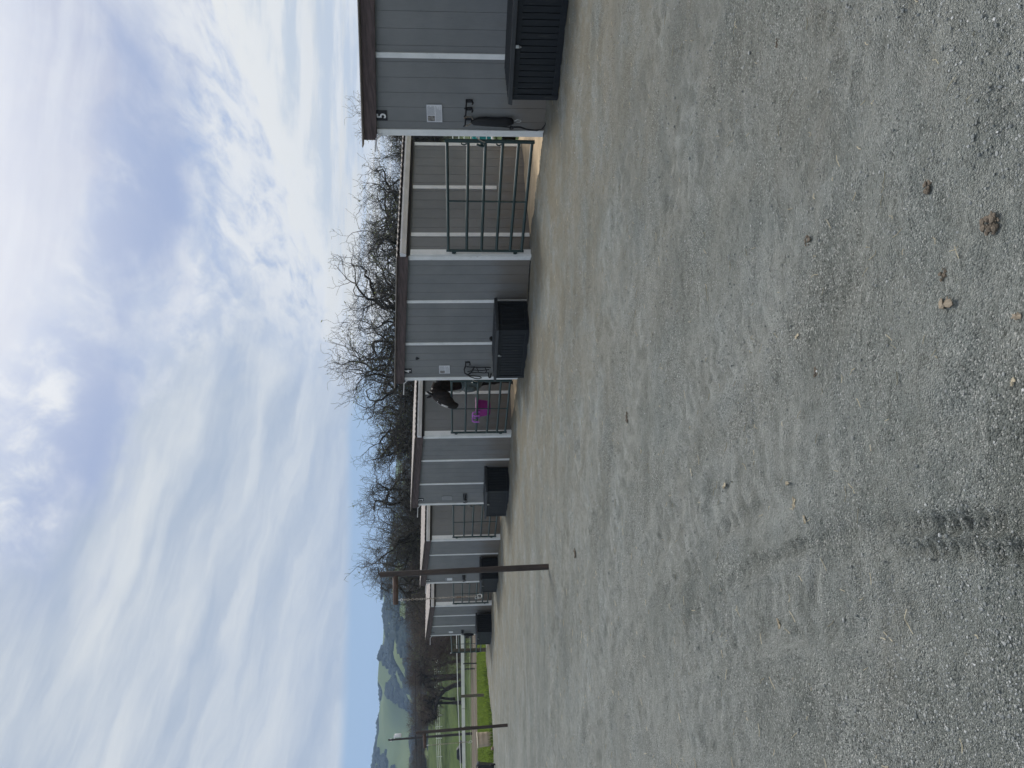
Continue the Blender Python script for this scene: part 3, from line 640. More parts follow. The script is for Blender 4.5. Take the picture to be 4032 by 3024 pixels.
# ---- number plates
def text_mesh(body, size, name, m, parent, loc, ext=0.002, rot=(PI / 2, 0, 0)):
    cu = bpy.data.curves.new('tmp', 'FONT'); cu.body = body; cu.size = size; cu.extrude = ext; cu.align_x = 'CENTER'; cu.align_y = 'CENTER'; cu.offset = size * 0.018
    to = bpy.data.objects.new('tmp', cu); COL.objects.link(to); bpy.context.view_layer.update()
    me = bpy.data.meshes.new_from_object(to.evaluated_get(bpy.context.evaluated_depsgraph_get())); bpy.data.objects.remove(to); bpy.data.curves.remove(cu)
    me.materials.clear(); me.materials.append(m); o = bpy.data.objects.new(name, me); COL.objects.link(o); o.parent = parent; o.location = loc; o.rotation_euler = rot
    return o
for kx, dx in ((5, 0.37), (4, 0.375), (3, 0.39), (2, 0.35), (1, 0.46)):
    X, Z = SH[kx]
    pt = thing('number_plate', f'black plate with the white numeral {dict([(5, "five"), (4, "four"), (3, "three"), (2, "two"), (1, "one")])[kx]} under the fascia', 'number plate', RW(X - WD + dx, -0.004, Z + HL - 0.12), -ANG, 'number plates on the stables')
    MB().box(-0.095, 0.095, -0.008, 0.0, -0.088, 0.088).build('plate', M_PLATE, pt, 0.002)
    text_mesh(str(kx), 0.205, 'numeral', M_NUM, pt, (0, -0.011, 0.0))

# ---- papers
def paper(X, Z, w_, h_, label, kind='full', holder=False):
    p = thing('notice', label, 'notice', RW(X, -0.006, Z), -ANG, 'notices on the stable walls')
    if holder:
        hb = MB(); hb.box(-w_ / 2, w_ / 2, -0.006, 0, -h_ / 2, h_ / 2); hb.build('holder', mat('clear_holder_plastic', (0.20, 0.20, 0.205), 0.3, spec=0.6), p, 0.002)
        for a in (-1, 1): MB().box(-w_ * 0.42, w_ * 0.42, -0.016, -0.006, a * h_ / 2 - 0.012, a * h_ / 2 + 0.012).build('clip', mat('grey_clip', (0.30, 0.30, 0.31), 0.5), p)
        if kind == 'paper': MB().box(-w_ * 0.45, w_ * 0.30, -0.010, -0.0065, -h_ * 0.42, h_ * 0.30).build('sheet', M_PAPER, p)
        return p
    MB().box(-w_ / 2, w_ / 2, -0.007, 0, -h_ / 2, h_ / 2).build('sheet', M_PAPER, p, 0.001)
    fr = MB()
    for (a, b, c, d) in ((-w_ / 2 - .004, w_ / 2 + .004, h_ / 2, h_ / 2 + .008), (-w_ / 2 - .004, w_ / 2 + .004, -h_ / 2 - .008, -h_ / 2), (-w_ / 2 - .004, -w_ / 2 + .003, -h_ / 2, h_ / 2), (w_ / 2 - .003, w_ / 2 + .004, -h_ / 2, h_ / 2)):
        fr.box(a, b, -0.010, -0.0075, c, d)
    fr.build('frame', mat('frame_grey', (0.30, 0.31, 0.33), 0.4), p)
    tx = MB(); rnd = random.Random(int(X * 100))
    for i in range(12):      # lines of small print, upper right
        z = h_ * 0.44 - i * h_ * 0.040; tx.box(-w_ * 0.10, w_ * (0.44 - 0.10 * rnd.random()), -0.0085, -0.0072, z - 0.0022, z + 0.0012)
    for i in range(9):       # lower block, full width
        z = -h_ * 0.10 - i * h_ * 0.042; tx.box(-w_ * 0.44, w_ * (0.44 - 0.3 * rnd.random()), -0.0085, -0.0072, z - 0.0022, z + 0.0012)
    tx.build('print', M_INK, p)
    MB().box(-w_ * 0.44, -w_ * 0.14, -0.0087, -0.0072, -h_ * 0.02, h_ * 0.44).build('picture', M_PIC, p)
    return p
paper(0.425, 1.728, 0.33, 0.245, 'framed notice with a small picture on the stable 5 wall')
paper(-6.70, 1.730, 0.33, 0.250, 'framed notice on the stable 4 wall above the bridle')
paper(-13.63, 1.815, 0.32, 0.27, 'empty grey notice holder on the stable 3 wall', holder=True)
paper(-20.76, 1.88, 0.36, 0.27, 'pale notice in a holder on the stable 2 wall', 'paper', holder=True)
paper(-27.68, 1.94, 0.34, 0.24, 'white notice in a holder on the farthest stable wall', 'paper', holder=True)

# ---- hooks, bridles, bags
def hook(X, Z, label, name='bridle_hook'):
    p = thing(name, label, 'hook', RW(X, -0.004, Z), -ANG, 'black bridle hooks on the stable walls')
    MB().box(-0.030, 0.030, -0.016, 0, -0.055, 0.060).build('wall_plate', M_BLACK, p, 0.006)
    a = MB(); a.tube([(0, -0.014, 0.045), (-0.02, -0.075, 0.050), (-0.055, -0.105, 0.055), (-0.075, -0.110, 0.080)], 0.013, 6)
    a.build('arm', M_BLACK, p); MB().tube([(0, -0.014, -0.045), (0.0, -0.060, -0.058), (-0.015, -0.085, -0.045)], 0.012, 6).build('lower_arm', M_BLACK, p)
    return p
hook(0.665, 1.160, 'right black bridle hook on the stable 5 wall')
hook(0.520, 1.165, 'left black bridle hook on the stable 5 wall, beside the hanging bag')
b_ = hook(0.330, 1.175, 'black horseshoe hook holding the long bag on the stable 5 wall')
ring = MB(); ring.tube([(-0.075, -0.10, 0.075), (-0.085, -0.07, 0.02), (-0.06, -0.04, -0.05), (0.0, -0.03, -0.075), (0.06, -0.04, -0.05), (0.085, -0.07, 0.02), (0.075, -0.10, 0.075)], 0.013, 6)
ring.build('horseshoe', M_RUST, b_)
bag = thing('hay_bag', 'long black net bag and rope hanging beside the stable 5 corner', 'bag', RW(0.33, -0.06, 0.43), -ANG)
V_ = MB(); rings = []
for i, (z, a, b) in enumerate([(0.0, .030, .02), (0.03, .060, .04), (0.12, .085, .055), (0.30, .080, .060), (0.45, .082, .060), (0.58, .070, .052), (0.66, .050, .04), (0.70, .02, .02)]):
    rings.append([(a * math.cos(2 * PI * j / 14) * (1 + .10 * math.sin(5 * j + i)) - 0.02 + 0.012 * math.sin(i * 1.7), b * math.sin(2 * PI * j / 14) * (1 + .12 * math.sin(3 * j + 2 * i)), z) for j in range(14)])
V_.add([p for r_ in rings for p in r_], [(i * 14 + j, i * 14 + (j + 1) % 14, (i + 1) * 14 + (j + 1) % 14, (i + 1) * 14 + j) for i in range(7) for j in range(14)], True)
bo = V_.build('bag_cloth', M_BLACK, bag)
rp = MB(); rp.tube([(-0.07, -.03, .25), (-.095, -.03, .10), (-.09, -.02, -.05), (-.10, -.01, -.12), (-.15, 0, -.22), (-.17, .0, -.36), (-.14, -.02, -.47), (-.04, -.03, -.525), (.10, -.02, -.535), (.16, -.03, -.53)], 0.008, 6)
rp.tube([(-0.08, -.035, .22), (-.10, -.035, .05), (-.105, -.02, -.10), (-.17, 0, -.25), (-.18, .0, -.40), (-.12, -.03, -.49), (.0, -.05, -.53)], 0.007, 6); rp.build('rope', M_RUBBER, bag)
cb = MB(); cb.tube([(.02, -.02, -.01), (.045, -.02, -.06), (.04, -.02, -.11), (.015, -.02, -.12), (-.002, -.02, -.10), (-.002, -.02, -.05)], 0.006, 6, closed=True); cb.build('snap_ring', M_STEEL, bag)
kn = MB(); kn.tube([(-.10 + .028 * math.cos(a), -.04 + 0.012 * math.sin(2 * a), .03 + .028 * math.sin(a)) for a in np.linspace(0, 2 * PI, 11)[:-1]], 0.012, 6, closed=True); kn.build('knot', M_RUBBER, bag)

brd = thing('bridle', 'black leather bridle hanging above the chest on stable 4', 'bridle', RW(-6.70, -0.05, 0.62), -ANG)
a = MB()
a.tube([(0.20, 0, .60), (0.10, -.04, .64), (-.04, -.05, .625), (-.10, -.05, .56), (-.08, -.04, .50), (0.05, -.03, .44), (.17, -.02, .40)], 0.017, 6)
a.tube([(0.15, 0, .58), (.15, -.02, .3), (.15, -.02, .04), (.13, -.02, 0)], 0.013, 6)
a.tube([(-.02, -.02, .56), (.04, -.02, .40), (.02, -.02, .20), (.06, -.02, .04)], 0.011, 6)
a.tube([(-.06, -.03, .53), (-.03, -.03, .33), (-.07, -.03, .16), (-.06, -.03, .04)], 0.011, 6)
a.tube([(.14, -.02, .34), (.02, -.05, .30), (-.05, -.03, .30)], 0.011, 6); a.tube([(.14, -.02, .14), (.05, -.06, .10), (-.07, -.03, .14)], 0.012, 6)
a.build('straps', M_BLACK, brd)
a = MB(); a.tube([(-.10, -.04, .56), (-.20, -.04, .50), (-.29, -.03, .38), (-.31, -.03, .28), (-.27, -.03, .22), (-.21, -.03, .26), (-.18, -.03, .42), (-.15, -.03, .56)], 0.012, 6); a.build('reins', M_BLACK, brd)
a = MB(); a.tube([(-.10, -.03, .05), (-.18, -.04, .05), (-.26, -.03, .03), (-.27, -.02, .0), (-.12, -.02, -.01)], 0.018, 6); a.build('noseband', M_BLACK, brd)
hook(-6.42, 1.175, 'black hook on the stable 4 wall holding the bridle')
def rack(X, Z, label):
    p = thing('bridle_rack', label, 'rack', RW(X, -0.004, Z), -ANG, 'small bridle racks')
    a = MB()
    for dz in (0.055, 0.0, -0.050): a.tube([(.20, -.012, dz), (-.20, -.012, dz)], 0.010, 6)
    for dx in (.2, .07, -.07, -.2): a.tube([(dx, -.012, .065), (dx, -.012, -.055)], 0.012, 6)
    a.build('frame', M_BLACK, p); a = MB()
    for dx in (.14, 0, -.14): a.tube([(dx, -.02, .0), (dx, -.10, -.02), (dx, -.14, .02)], 0.010, 6)
    a.tube([(-.20, -.02, -.05), (-.28, -.06, -.07), (-.33, -.06, .0), (-.30, -.06, .06)], 0.010, 6)
    a.build('hooks', M_BLACK, p); return p
rack(-13.57, 1.245, 'black bridle rack on the third stable, above its chest, in front of the nearer pole'); rack(-20.62, 1.30, 'black bridle rack just left of the nearer tether pole'); rack(-27.64, 1.385, 'black bridle rack on the farthest stable, over a hanging bag')
bg2 = MB()
bg2.tube([(0, 0, 0.48), (0.0, -.03, .38), (.01, -.04, .2), (0, -.03, 0)], [.03, .075, .08, .05], 10); bo2 = bg2.build('hanging_bag', M_BLACK, loc=RW(-27.80, -0.10, 0.86), rotz=-ANG)
tag(bo2, 'black bag hanging under the rack on the farthest stable', 'bag')
# heart ornament on stable 4
hb = MB(); pts = []
for i in range(24):
    a_ = 2 * PI * i / 24; pts.append((0.0042 * 16 * math.sin(a_) ** 3 * 0.62, 0.0042 * 0.72 * (13 * math.cos(a_) - 5 * math.cos(2 * a_) - 2 * math.cos(3 * a_) - math.cos(4 * a_))))
hb.add([(p, -0.014, q) for p, q in pts] + [(p, 0, q) for p, q in pts], [tuple(range(24)), tuple(range(24, 48))] + [(i, (i + 1) % 24, 24 + (i + 1) % 24, 24 + i) for i in range(24)])
tag(hb.build('heart_ornament', M_BLACK, loc=RW(-6.247, -0.012, 2.36), rotz=-ANG), 'small black heart on the upper wall of stable 4', 'ornament')

# ---- gates
def make_gate():
    """origin at the hinge (left) end on the ground, spans +X 2.60"""
    g = thing('pipe_gate', 'x', 'gate'); Wg = 2.60
    za = [0.173, 0.401, 0.674, 0.970, 1.265, 1.625]; 
    for z in za:
        MB().tube([(0.03, 0, z), (Wg - 0.03, 0, z)], 0.029, 10).build('rail', M_GATE, g)
    MB().tube([(0.0, 0, 0.13), (0.0, 0, 1.665)], 0.029, 10).build('end_post', M_GATE, g)
    MB().tube([(Wg, 0, 0.13), (Wg, 0, 1.665)], 0.034, 10).build('end_post', M_GATE, g)
    MB().box(Wg * 0.495 - 0.011, Wg * 0.495 + 0.011, -0.031, -0.012, 0.17, 1.63).build('centre_strap', M_GATE, g)
    for z in (0.30, 1.52):
        h = MB(); h.tube([(-0.03, 0, z), (-0.075, 0.01, z)], 0.022, 8); h.tube([(-0.055, 0.0, z + 0.035), (-0.055, 0.0, z - 0.045)], 0.016, 8); h.box(-0.075, -0.062, -0.02, 0.05, z - 0.03, z + 0.03); h.build('hinge', M_GATE, g)
    l = MB()
    for z in (1.34, 0.74): l.tube([(Wg - 0.05 - 0.03 * math.sin(a), 0, z + 0.04 * math.cos(a)) for a in np.linspace(0, PI, 7)], 0.012, 6)
    l.box(Wg - 0.10, Wg - 0.035, -0.012, 0.012, 1.00, 1.06); l.tube([(Wg - 0.05, -.02, 1.12), (Wg - 0.10, -.02, 1.0)], 0.018, 6)
    l.build('latch', M_GATE, g)
    c = MB(); pts_ = [(Wg + 0.005, -.035, 0.98), (Wg + 0.03, -.045, 1.03), (Wg + 0.07, -.05, 1.09), (Wg + 0.11, -.045, 1.12), (Wg + 0.13, -.04, 1.10)]
    c.tube(pts_, 0.009, 6); c.build('chain', M_RUST, g)
    k = MB(); k.box(Wg + 0.105, Wg + 0.165, -.050, -.026, 1.075, 1.135); k.build('chain_plate', M_STEEL, g)
    return g
gate = make_gate(); GL = [(4, 'green six-rail gate between stables 5 and 4'), (3, 'green six-rail gate with the purple bucket and the horse'), (2, 'six-rail pipe gate between stables 3 and 2'), (1, 'six-rail pipe gate between the last two stables, behind the chain')]
xl = {4: -7.127, 3: -14.095, 2: -21.185}
gates = {}
for i, (kx, lab) in enumerate(GL):
    g = gate if i == 0 else copy_tree(gate)
    X0 = SH[kx][0]; rgt = {4: 0.0, 3: xl[4], 2: xl[3], 1: xl[2]}[kx]; sx = (rgt - X0 - 0.118 - {4: 0.150, 3: 0.125, 2: 0.12, 1: 0.12}[kx]) / 2.60
    g.location = RW(X0 + 0.118, 0.03, SH[kx][1] + 0.03); g.rotation_euler = (0, 0.010, -ANG); g.scale = (sx, 1, 1)
    g['label'] = lab; g['group'] = 'pipe gates between the stables'; gates[kx] = g
g = copy_tree(gate); g.location = RW(-31.42, 0.06, 0.30); g.rotation_euler = (0, 0.0, -ANG); g.scale = (3.10 / 2.60, 1, 1)
g['label'] = 'open-backed pipe gate beyond the farthest stable, in front of the grass'; g['group'] = 'pipe gates between the stables'
gp = MB(); gp.tube([(0, 0, -.2), (0.0, 0, 1.0), (0.01, 0, 1.80)], [.105, .10, .095], 12)
gpt = thing('gate_post', 'round wooden gate post at the end of the row beside the grass', 'post', RW(-31.61, 0.2, 0.17), -ANG)
gp.build('post', M_WOODP, gpt); MB().tube([(-.03, -.08, 1.70), (-.03, -.12, 1.84), (.06, -.12, 1.84), (.06, -.08, 1.70)], 0.014, 6).build('wire_loop', M_STEEL, gpt)

# ---- deck boxes
def make_chest():
    """origin: centre of the base; 1.70 x 0.80 body, 0.76 high"""
    c = thing('storage_chest', 'x', 'storage chest'); L, D, Hh = 1.66, 0.78, 0.675
    body = MB(); fr = 0.085
    def panel(n_, axis_):
        half = L / 2 if axis_ == 'x' else D / 2; w_ = 2 * half - 2 * fr; bw = w_ / n_
        for sgn in (-1, 1):
            off = (D / 2 if axis_ == 'x' else L / 2) * sgn
            for i in range(n_):
                a0 = -half + fr + i * bw + 0.005; a1 = a0 + bw - 0.010
                lo, hi = sorted((off - sgn * 0.030, off - sgn * 0.013))
                if axis_ == 'x': body.box(a0, a1, lo, hi, 0.10, Hh - 0.075)
                else: body.box(lo, hi, a0, a1, 0.10, Hh - 0.075)
    panel(16, 'x'); panel(7, 'y'); body.build('slat_panels', M_CHEST, c, 0.003)
    f = MB()
    for sx in (-1, 1):
        for sy in (-1, 1):
            x0, x1 = sorted((sx * L / 2, sx * (L / 2 - fr))); y0, y1 = sorted((sy * D / 2, sy * (D / 2 - fr))); f.box(x0, x1, y0, y1, 0.0, Hh)
    for sy in (-1, 1):
        y0, y1 = sorted((sy * (D / 2 - .003), sy * (D / 2 - .035))); f.box(-L / 2 + fr, L / 2 - fr, y0, y1, 0.02, 0.10); f.box(-L / 2 + fr, L / 2 - fr, y0, y1, Hh - 0.075, Hh - .002)
    for sx in (-1, 1):
        x0, x1 = sorted((sx * (L / 2 - .003), sx * (L / 2 - .035))); f.box(x0, x1, -D / 2 + fr, D / 2 - fr, 0.02, 0.10); f.box(x0, x1, -D / 2 + fr, D / 2 - fr, Hh - 0.075, Hh - .002)
    f.box(-L / 2 + .04, L / 2 - .04, -D / 2 + .04, D / 2 - .04, .03, Hh - .03)
    f.build('frame', M_CHEST, c, 0.004)
    l = MB(); e = 0.055
    l.hexa([(-L / 2 - e, -D / 2 - e, Hh + .003), (L / 2 + e, -D / 2 - e, Hh + .003), (L / 2 + e, D / 2 + e, Hh + .003), (-L / 2 - e, D / 2 + e, Hh + .003)],
           [(-L / 2 - e + .01, -D / 2 - e + .01, Hh + .060), (L / 2 + e - .01, -D / 2 - e + .01, Hh + .060), (L / 2 + e - .01, D / 2 + e - .01, Hh + .075), (-L / 2 - e + .01, D / 2 + e - .01, Hh + .075)])
    for i in range(6):
        y = -D / 2 + 0.04 + i * (D - .08) / 5; l.box(-L / 2 + .02, L / 2 - .02, y - .003, y + .003, Hh + .062 + i * 0.0022, Hh + .072 + i * .0022)
    l.build('lid', M_CHLID, c, 0.008)
    hsp = MB(); hsp.box(-.022, .022, -D / 2 - .016, -D / 2 - .002, Hh - .05, Hh - .005); hsp.tube([(-.012, -D / 2 - .02, Hh - .055), (0, -D / 2 - .02, Hh - .085), (.012, -D / 2 - .02, Hh - .055)], .005, 6)
    hsp.build('hasp', M_STEEL, c)
    return c
chest = make_chest(); CL = [(5, 2.27, -0.70, -0.115, 'charcoal storage chest in front of stable 5, cut by the picture edge'), (4, -4.92, -0.54, -0.10, 'charcoal storage chest in front of stable 4, under the bridle'),
                            (3, -12.50, -0.42, -0.06, 'charcoal storage chest standing before stable 3'), (2, -19.20, -0.50, 0.0, 'charcoal storage chest behind the nearer tether pole'), (1, -25.60, -0.58, 0.085, 'farthest charcoal storage chest, at the end of the row')]
for i, (kx, X, Y, Z, lab) in enumerate(CL):
    c = chest if i == 0 else copy_tree(chest); c.location = RW(X, Y, Z); c.rotation_euler = (0, 0, -ANG); c['label'] = lab; c['group'] = 'storage chests before the stables'
    if kx == 4: c.scale = (1.03, 1.02, 0.96)
    if kx == 2: c.scale = (0.87, 1, 0.96)
    if kx == 1: c.scale = (1.12, 1, 0.96)
    if kx == 3: c.scale = (1.04, 0.98, 0.98)
kb = MB(); kb.lathe([(0.0, 0), (.05, 0), (.055, .02), (.04, .045), (.02, .06), (0.0, .065)], 12)
tag(kb.build('rubber_cup', M_RUBBER, loc=RW(-5.30, -0.18, 0.632)), 'small black rubber cup on the stable 4 chest lid', 'cup')

# ---- hose along the foot of stable 4
hs = MB(); pts_ = []
for i, (X, Y) in enumerate([(-2.90, -0.10), (-3.1, -0.32), (-3.4, -0.20), (-3.75, -0.36), (-4.0, -0.55), (-3.9, -0.85)]): p = RW(X, Y); pts_.append((p.x, p.y, float(gravel_z(np.array([p.x]), np.array([p.y]))[0]) + 0.012))
hs.tube(pts_, 0.012, 6); tag(hs.build('hose', M_RUBBER), 'thin black hose lying on the ground beside the stable 4 wall', 'hose')

# ================================================================== TETHER POLES
def make_tether(Hh=2.71, arm_z=2.46, r=0.047, arm=0.47, chain_len=1.33, links=34):
    t = thing('tether_pole', 'x', 'tether pole')
    MB().tube([(0, 0, -.1), (0, 0, Hh * 0.5), (0, 0, Hh - 0.02), (0, 0, Hh)], [r * 1.05, r, r * 0.98, r * 0.8], 14).build('pole', M_PIPE, t)
    a = MB(); a.tube([(-0.0, 0, arm_z), (-0.02, 0, arm_z), (-arm, 0, arm_z + 0.005), (-arm - 0.012, 0, arm_z + 0.005)], [r * .6, r * .93, r * .93, r * .7], 12); a.build('arm', M_ARM, t)
    e = MB(); xx = -arm + 0.055; e.tube([(xx, 0, arm_z - .03), (xx, 0, arm_z - .075)], .009, 6); e.tube([(xx + .018 * math.cos(q_), 0, arm_z - .090 + .022 * math.sin(q_)) for q_ in np.linspace(0, 2 * PI, 9)[:-1]], .007, 6, closed=True)
    e.build('eye_bolt', M_STEEL, t)
    c = MB(); z = arm_z - .105; L = (chain_len - 0.12) / links
    for i in range(links):
        zz = z - i * L; h2 = L * 0.78; w2 = 0.0135; a0 = (i % 2) * PI / 2 + 0.3; ptsL = []
        for q_ in np.linspace(0, 2 * PI, 9)[:-1]:
            dx = w2 * math.cos(q_); dz = h2 * math.sin(q_); ptsL.append((xx + dx * math.cos(a0), dx * math.sin(a0), zz - L / 2 + dz))
        c.tube(ptsL, 0.0042, 4, closed=True)
    c.build('chain', M_RUST, t)
    s = MB(); zz = z - links * L
    s.tube([(xx + .030 * math.cos(q_), 0.012 * math.cos(q_), zz - .03 + .040 * math.sin(q_)) for q_ in np.linspace(0, 2 * PI, 13)[:-1]], .0065, 6, closed=True)
    s.tube([(xx - .020 + .022 * math.cos(q_), 0, zz + .015 + .034 * math.sin(q_)) for q_ in np.linspace(0, 2 * PI, 11)[:-1]], .0055, 6, closed=True); s.build('snap_hook', M_STEEL, t)
    return t
tp = make_tether(); tp.location = (-2.99, 12.24, -0.02); tp.rotation_euler = (R(-0.3), R(-1.1), R(4)); tp['label'] = 'nearer brown tether pole with a rusty arm and hanging chain'; tp['group'] = 'tether poles in the yard'
tp2 = copy_tree(tp); tp2.location = (-10.60, 23.4, 0.02); tp2.rotation_euler = (0, R(-2.3), R(0)); tp2.scale = (1, 1, 1.045); tp2['label'] = 'farther brown tether pole with chain, beside the tan barrel'

# ================================================================== BARREL, BIN, GRASS POST, PLANK
ba = thing('barrel', 'tan plastic barrel with a pale rim at the grass edge', 'barrel', (-15.95, 33.95, 0.10), 0)
ba.rotation_euler = (R(1), R(-3), 0)
MB().lathe([(0, 0), (.285, 0), (.295, .02), (.300, .22), (.306, .24), (.300, .26), (.305, .44), (.311, .46), (.305, .48), (.312, .62), (.312, .635), (0.27, .64)], 32).build('body', M_BARREL, ba)
MB().lathe([(.300, .640), (.335, .640), (.342, .660), (.335, .685), (.31, .690), (0.0, .670)], 32).build('lid', M_RIM, ba)
bn_ = thing('wheelie_bin', 'black two-wheeled bin at the left end of the yard', 'bin', (-15.88, 31.05, 0.10), R(195))
a = MB(); a.hexa([(-.22, -.20, .05), (.22, -.20, .05), (.22, .26, .05), (-.22, .26, .05)], [(-.28, -.30, .68), (.28, -.30, .68), (.28, .32, .68), (-.28, .32, .68)]); a.build('body', M_BIN, bn_, .02)
a = MB(); a.hexa([(-.31, -.34, .685), (.31, -.34, .685), (.31, .34, .685), (-.31, .34, .685)], [(-.27, -.30, .745), (.27, -.30, .745), (.27, .30, .79), (-.27, .30, .79)]); a.build('lid', M_BIN, bn_, .015)
MB().tube([(-.22, .33, .72), (-.22, .42, .74), (.22, .42, .74), (.22, .33, .72)], .016, 8).build('handle', M_BINE, bn_)
for sx in (-1, 1): MB().tube([(sx * .235, .26, .10), (sx * .285, .26, .10)], .10, 20, smooth=False).build('wheel', M_RUBBER, bn_)
MB().box(-.29, .29, -.305, -.295, .60, .67).build('rim', M_BINE, bn_, .003)
pk = MB(); pk.box(-.45, .45, -.05, .05, 0, .10); tag(pk.build('plank', M_HEDGE, loc=(-15.75, 32.6, 0.10), rotz=R(-60), bevel=.006), 'brown plank lying on the ground between barrel and bin', 'plank')
tag(MB().tube([(0, 0, -.2), (0.0, 0, .6), (-.02, 0, 1.36)], [.085, .08, .075], 10).build('grass_post', M_WOODP, loc=(-17.14, 41.63, 0.15)), 'single short wooden post standing in the grass strip', 'post')

# ================================================================== GRASS STRIP (blades) beyond the gravel
def blades(name, X, Y, Z, hgt, m, label, wid=0.02):
    n = len(X); a = rng.uniform(0, PI, n); lean = rng.normal(0, .35, (n, 2)); h = hgt * rng.uniform(.5, 1.3, n)
    wx = np.cos(a) * wid; wy = np.sin(a) * wid
    v0 = np.stack([X - wx, Y - wy, Z], -1); v1 = np.stack([X + wx, Y + wy, Z], -1); v2 = np.stack([X + lean[:, 0] * h, Y + lean[:, 1] * h, Z + h], -1)
    return tag(fast_mesh(name, np.stack([v0, v1, v2], 1).reshape(-1, 3), np.arange(3 * n).reshape(n, 3), m), label, 'grass', kind='stuff')
M_GRASS = mat('grass_blade', (0.105, 0.160, 0.032), 0.7, 0.35, 0.8, spec=0.2)
def translucent(m, col, f):
    t = NT(m.node_tree); b = t.n['Principled BSDF']; tr = t.node('ShaderNodeBsdfTranslucent'); tr.inputs[0].default_value = tuple(col) + (1,)
    mx = t.node('ShaderNodeMixShader'); mx.inputs[0].default_value = f; t.l.new(b.outputs[0], mx.inputs[1]); t.l.new(tr.outputs[0], mx.inputs[2]); t.l.new(mx.outputs[0], t.n['Material Output'].inputs[0])
translucent(M_GRASS, (0.18, 0.25, 0.045), .5); translucent(M_BUD, (0.22, 0.26, 0.10), .4)
n = 90000; x = rng.uniform(-38, -8, n); y = rng.uniform(31, 66, n); X_, Y_ = rowxy(x, y)
k = ~inside_yard(x, y) & (X_ < -27) & ((x + 24.3) * 0.03 + (y - 65.8) < 0.2) & (fbm(x * .8, y * .8, 3) > .36)
blades('grass_strip', x[k], y[k], hz(x[k], y[k]) - 0.04, 0.16, M_GRASS, 'bright green grass strip between the gravel and the arena', 0.03)

n = 30000; x = rng.uniform(-34, -10, n); y = rng.uniform(29, 46, n); X_, Y_ = rowxy(x, y)
edge_ = np.interp(Y_, [-60, -12, -5.75, -3.7, -1.6, 0.4], [-27, -27.6, -27.8, -27.4, -30.2, -32.7]); k = (X_ < edge_ + .1) & (X_ > edge_ - 1.3) & (fbm(x * 1.3, y * 1.3, 3) > .45) & (Y_ < .3)
M_TUFT = mat('rank_grass_blade', (0.050, 0.085, 0.022), 0.7, 0.35, 0.8, spec=0.2); translucent(M_TUFT, (0.09, 0.13, 0.03), .4)
blades('grass_tufts', x[k], y[k], hz(x[k], y[k]) - 0.03, 0.24, M_TUFT, 'darker rank grass tufts along the gravel edge', 0.02)

# ================================================================== ARENA FENCE
af = thing('arena_fence', 'pale wide-rail arena fence with dark posts beyond the grass strip', 'fence', (0, 0, 0))
dirx, diry = -1.0, 0.03
def fl(s_): return (-24.31 + dirx * s_, 65.84 + diry * s_)
for i in range(-5, 9):
    s_ = i * 5.6; x, y = fl(s_); MB().tube([(x, y, 0), (x, y, 1.36)], .055, 8).build('post', M_TPOST, af)
z = MB(); a_, b_ = fl(-32), fl(50)
def plank_between(mb, a, b, z0, z1, th):
    d = Vector((b[0] - a[0], b[1] - a[1], 0)).normalized(); nn = Vector((-d.y, d.x, 0)) * th / 2; A = Vector((a[0], a[1], 0)); B = Vector((b[0], b[1], 0))
    q = [A - nn, B - nn, B + nn, A + nn]; mb.hexa([(p.x, p.y, z0) for p in q], [(p.x, p.y, z1) for p in q])
segs = [-32, -20, -8, 4, 16, 28, 40, 50]
for s0, s1 in zip(segs[:-1], segs[1:]):
    mb = MB(); plank_between(mb, fl(s0), fl(s1 - .05), 1.27, 1.56, .03); mb.build('wide_rail', M_TAPE, af)
for zz, rr_ in ((0.80, .016), (0.42, .016)): MB().tube([fl(-32) + (zz,), fl(50) + (zz,)], rr_, 5).build('wire', M_WIRE, af)
# white pipe fence behind it
pf = thing('pipe_fence', 'thin white pipe fence running behind the arena fence', 'fence', (0, 0, 0))
MB().tube([(-14, 76, 2.10), (-31, 76, 1.95), (-52, 90, 1.66)], .045, 6).build('rail', M_TAPE2, pf)
for x, y in ((-16, 76), (-22.5, 76), (-28.6, 76), (-36, 79.4), (-44, 84.7)): MB().tube([(x, y, 0), (x, y, 1.9)], .07, 6).build('post', M_TPOST, pf)

# white rail fence climbing the green slope
wf = thing('hillside_fence', 'white three-rail fence crossing the green slope behind the oaks', 'fence', (0, 0, 0))
fp = [(-30, 205), (-52, 203), (-66, 200), (-77, 197), (-90, 193), (-110, 186), (-130, 178)]
fpz = [hz1(a, b) for a, b in fp]
for i in range(len(fp) - 1):
    (xa, ya), (xb, yb) = fp[i], fp[i + 1]
    for dz in (0.55, 1.0, 1.45):
        m_ = MB(); m_.tube([(xa, ya, fpz[i] + dz), (xb, yb, fpz[i + 1] + dz)], .075, 5); m_.build('rail', M_TAPE2, wf)
    for k_ in range(5):
        f_ = k_ / 5; x = xa + (xb - xa) * f_; y = ya + (yb - ya) * f_; z0 = fpz[i] + (fpz[i + 1] - fpz[i]) * f_; MB().tube([(x, y, z0 - .6), (x, y, z0 + 1.6)], .09, 5).build('post', M_TAPE2, wf)

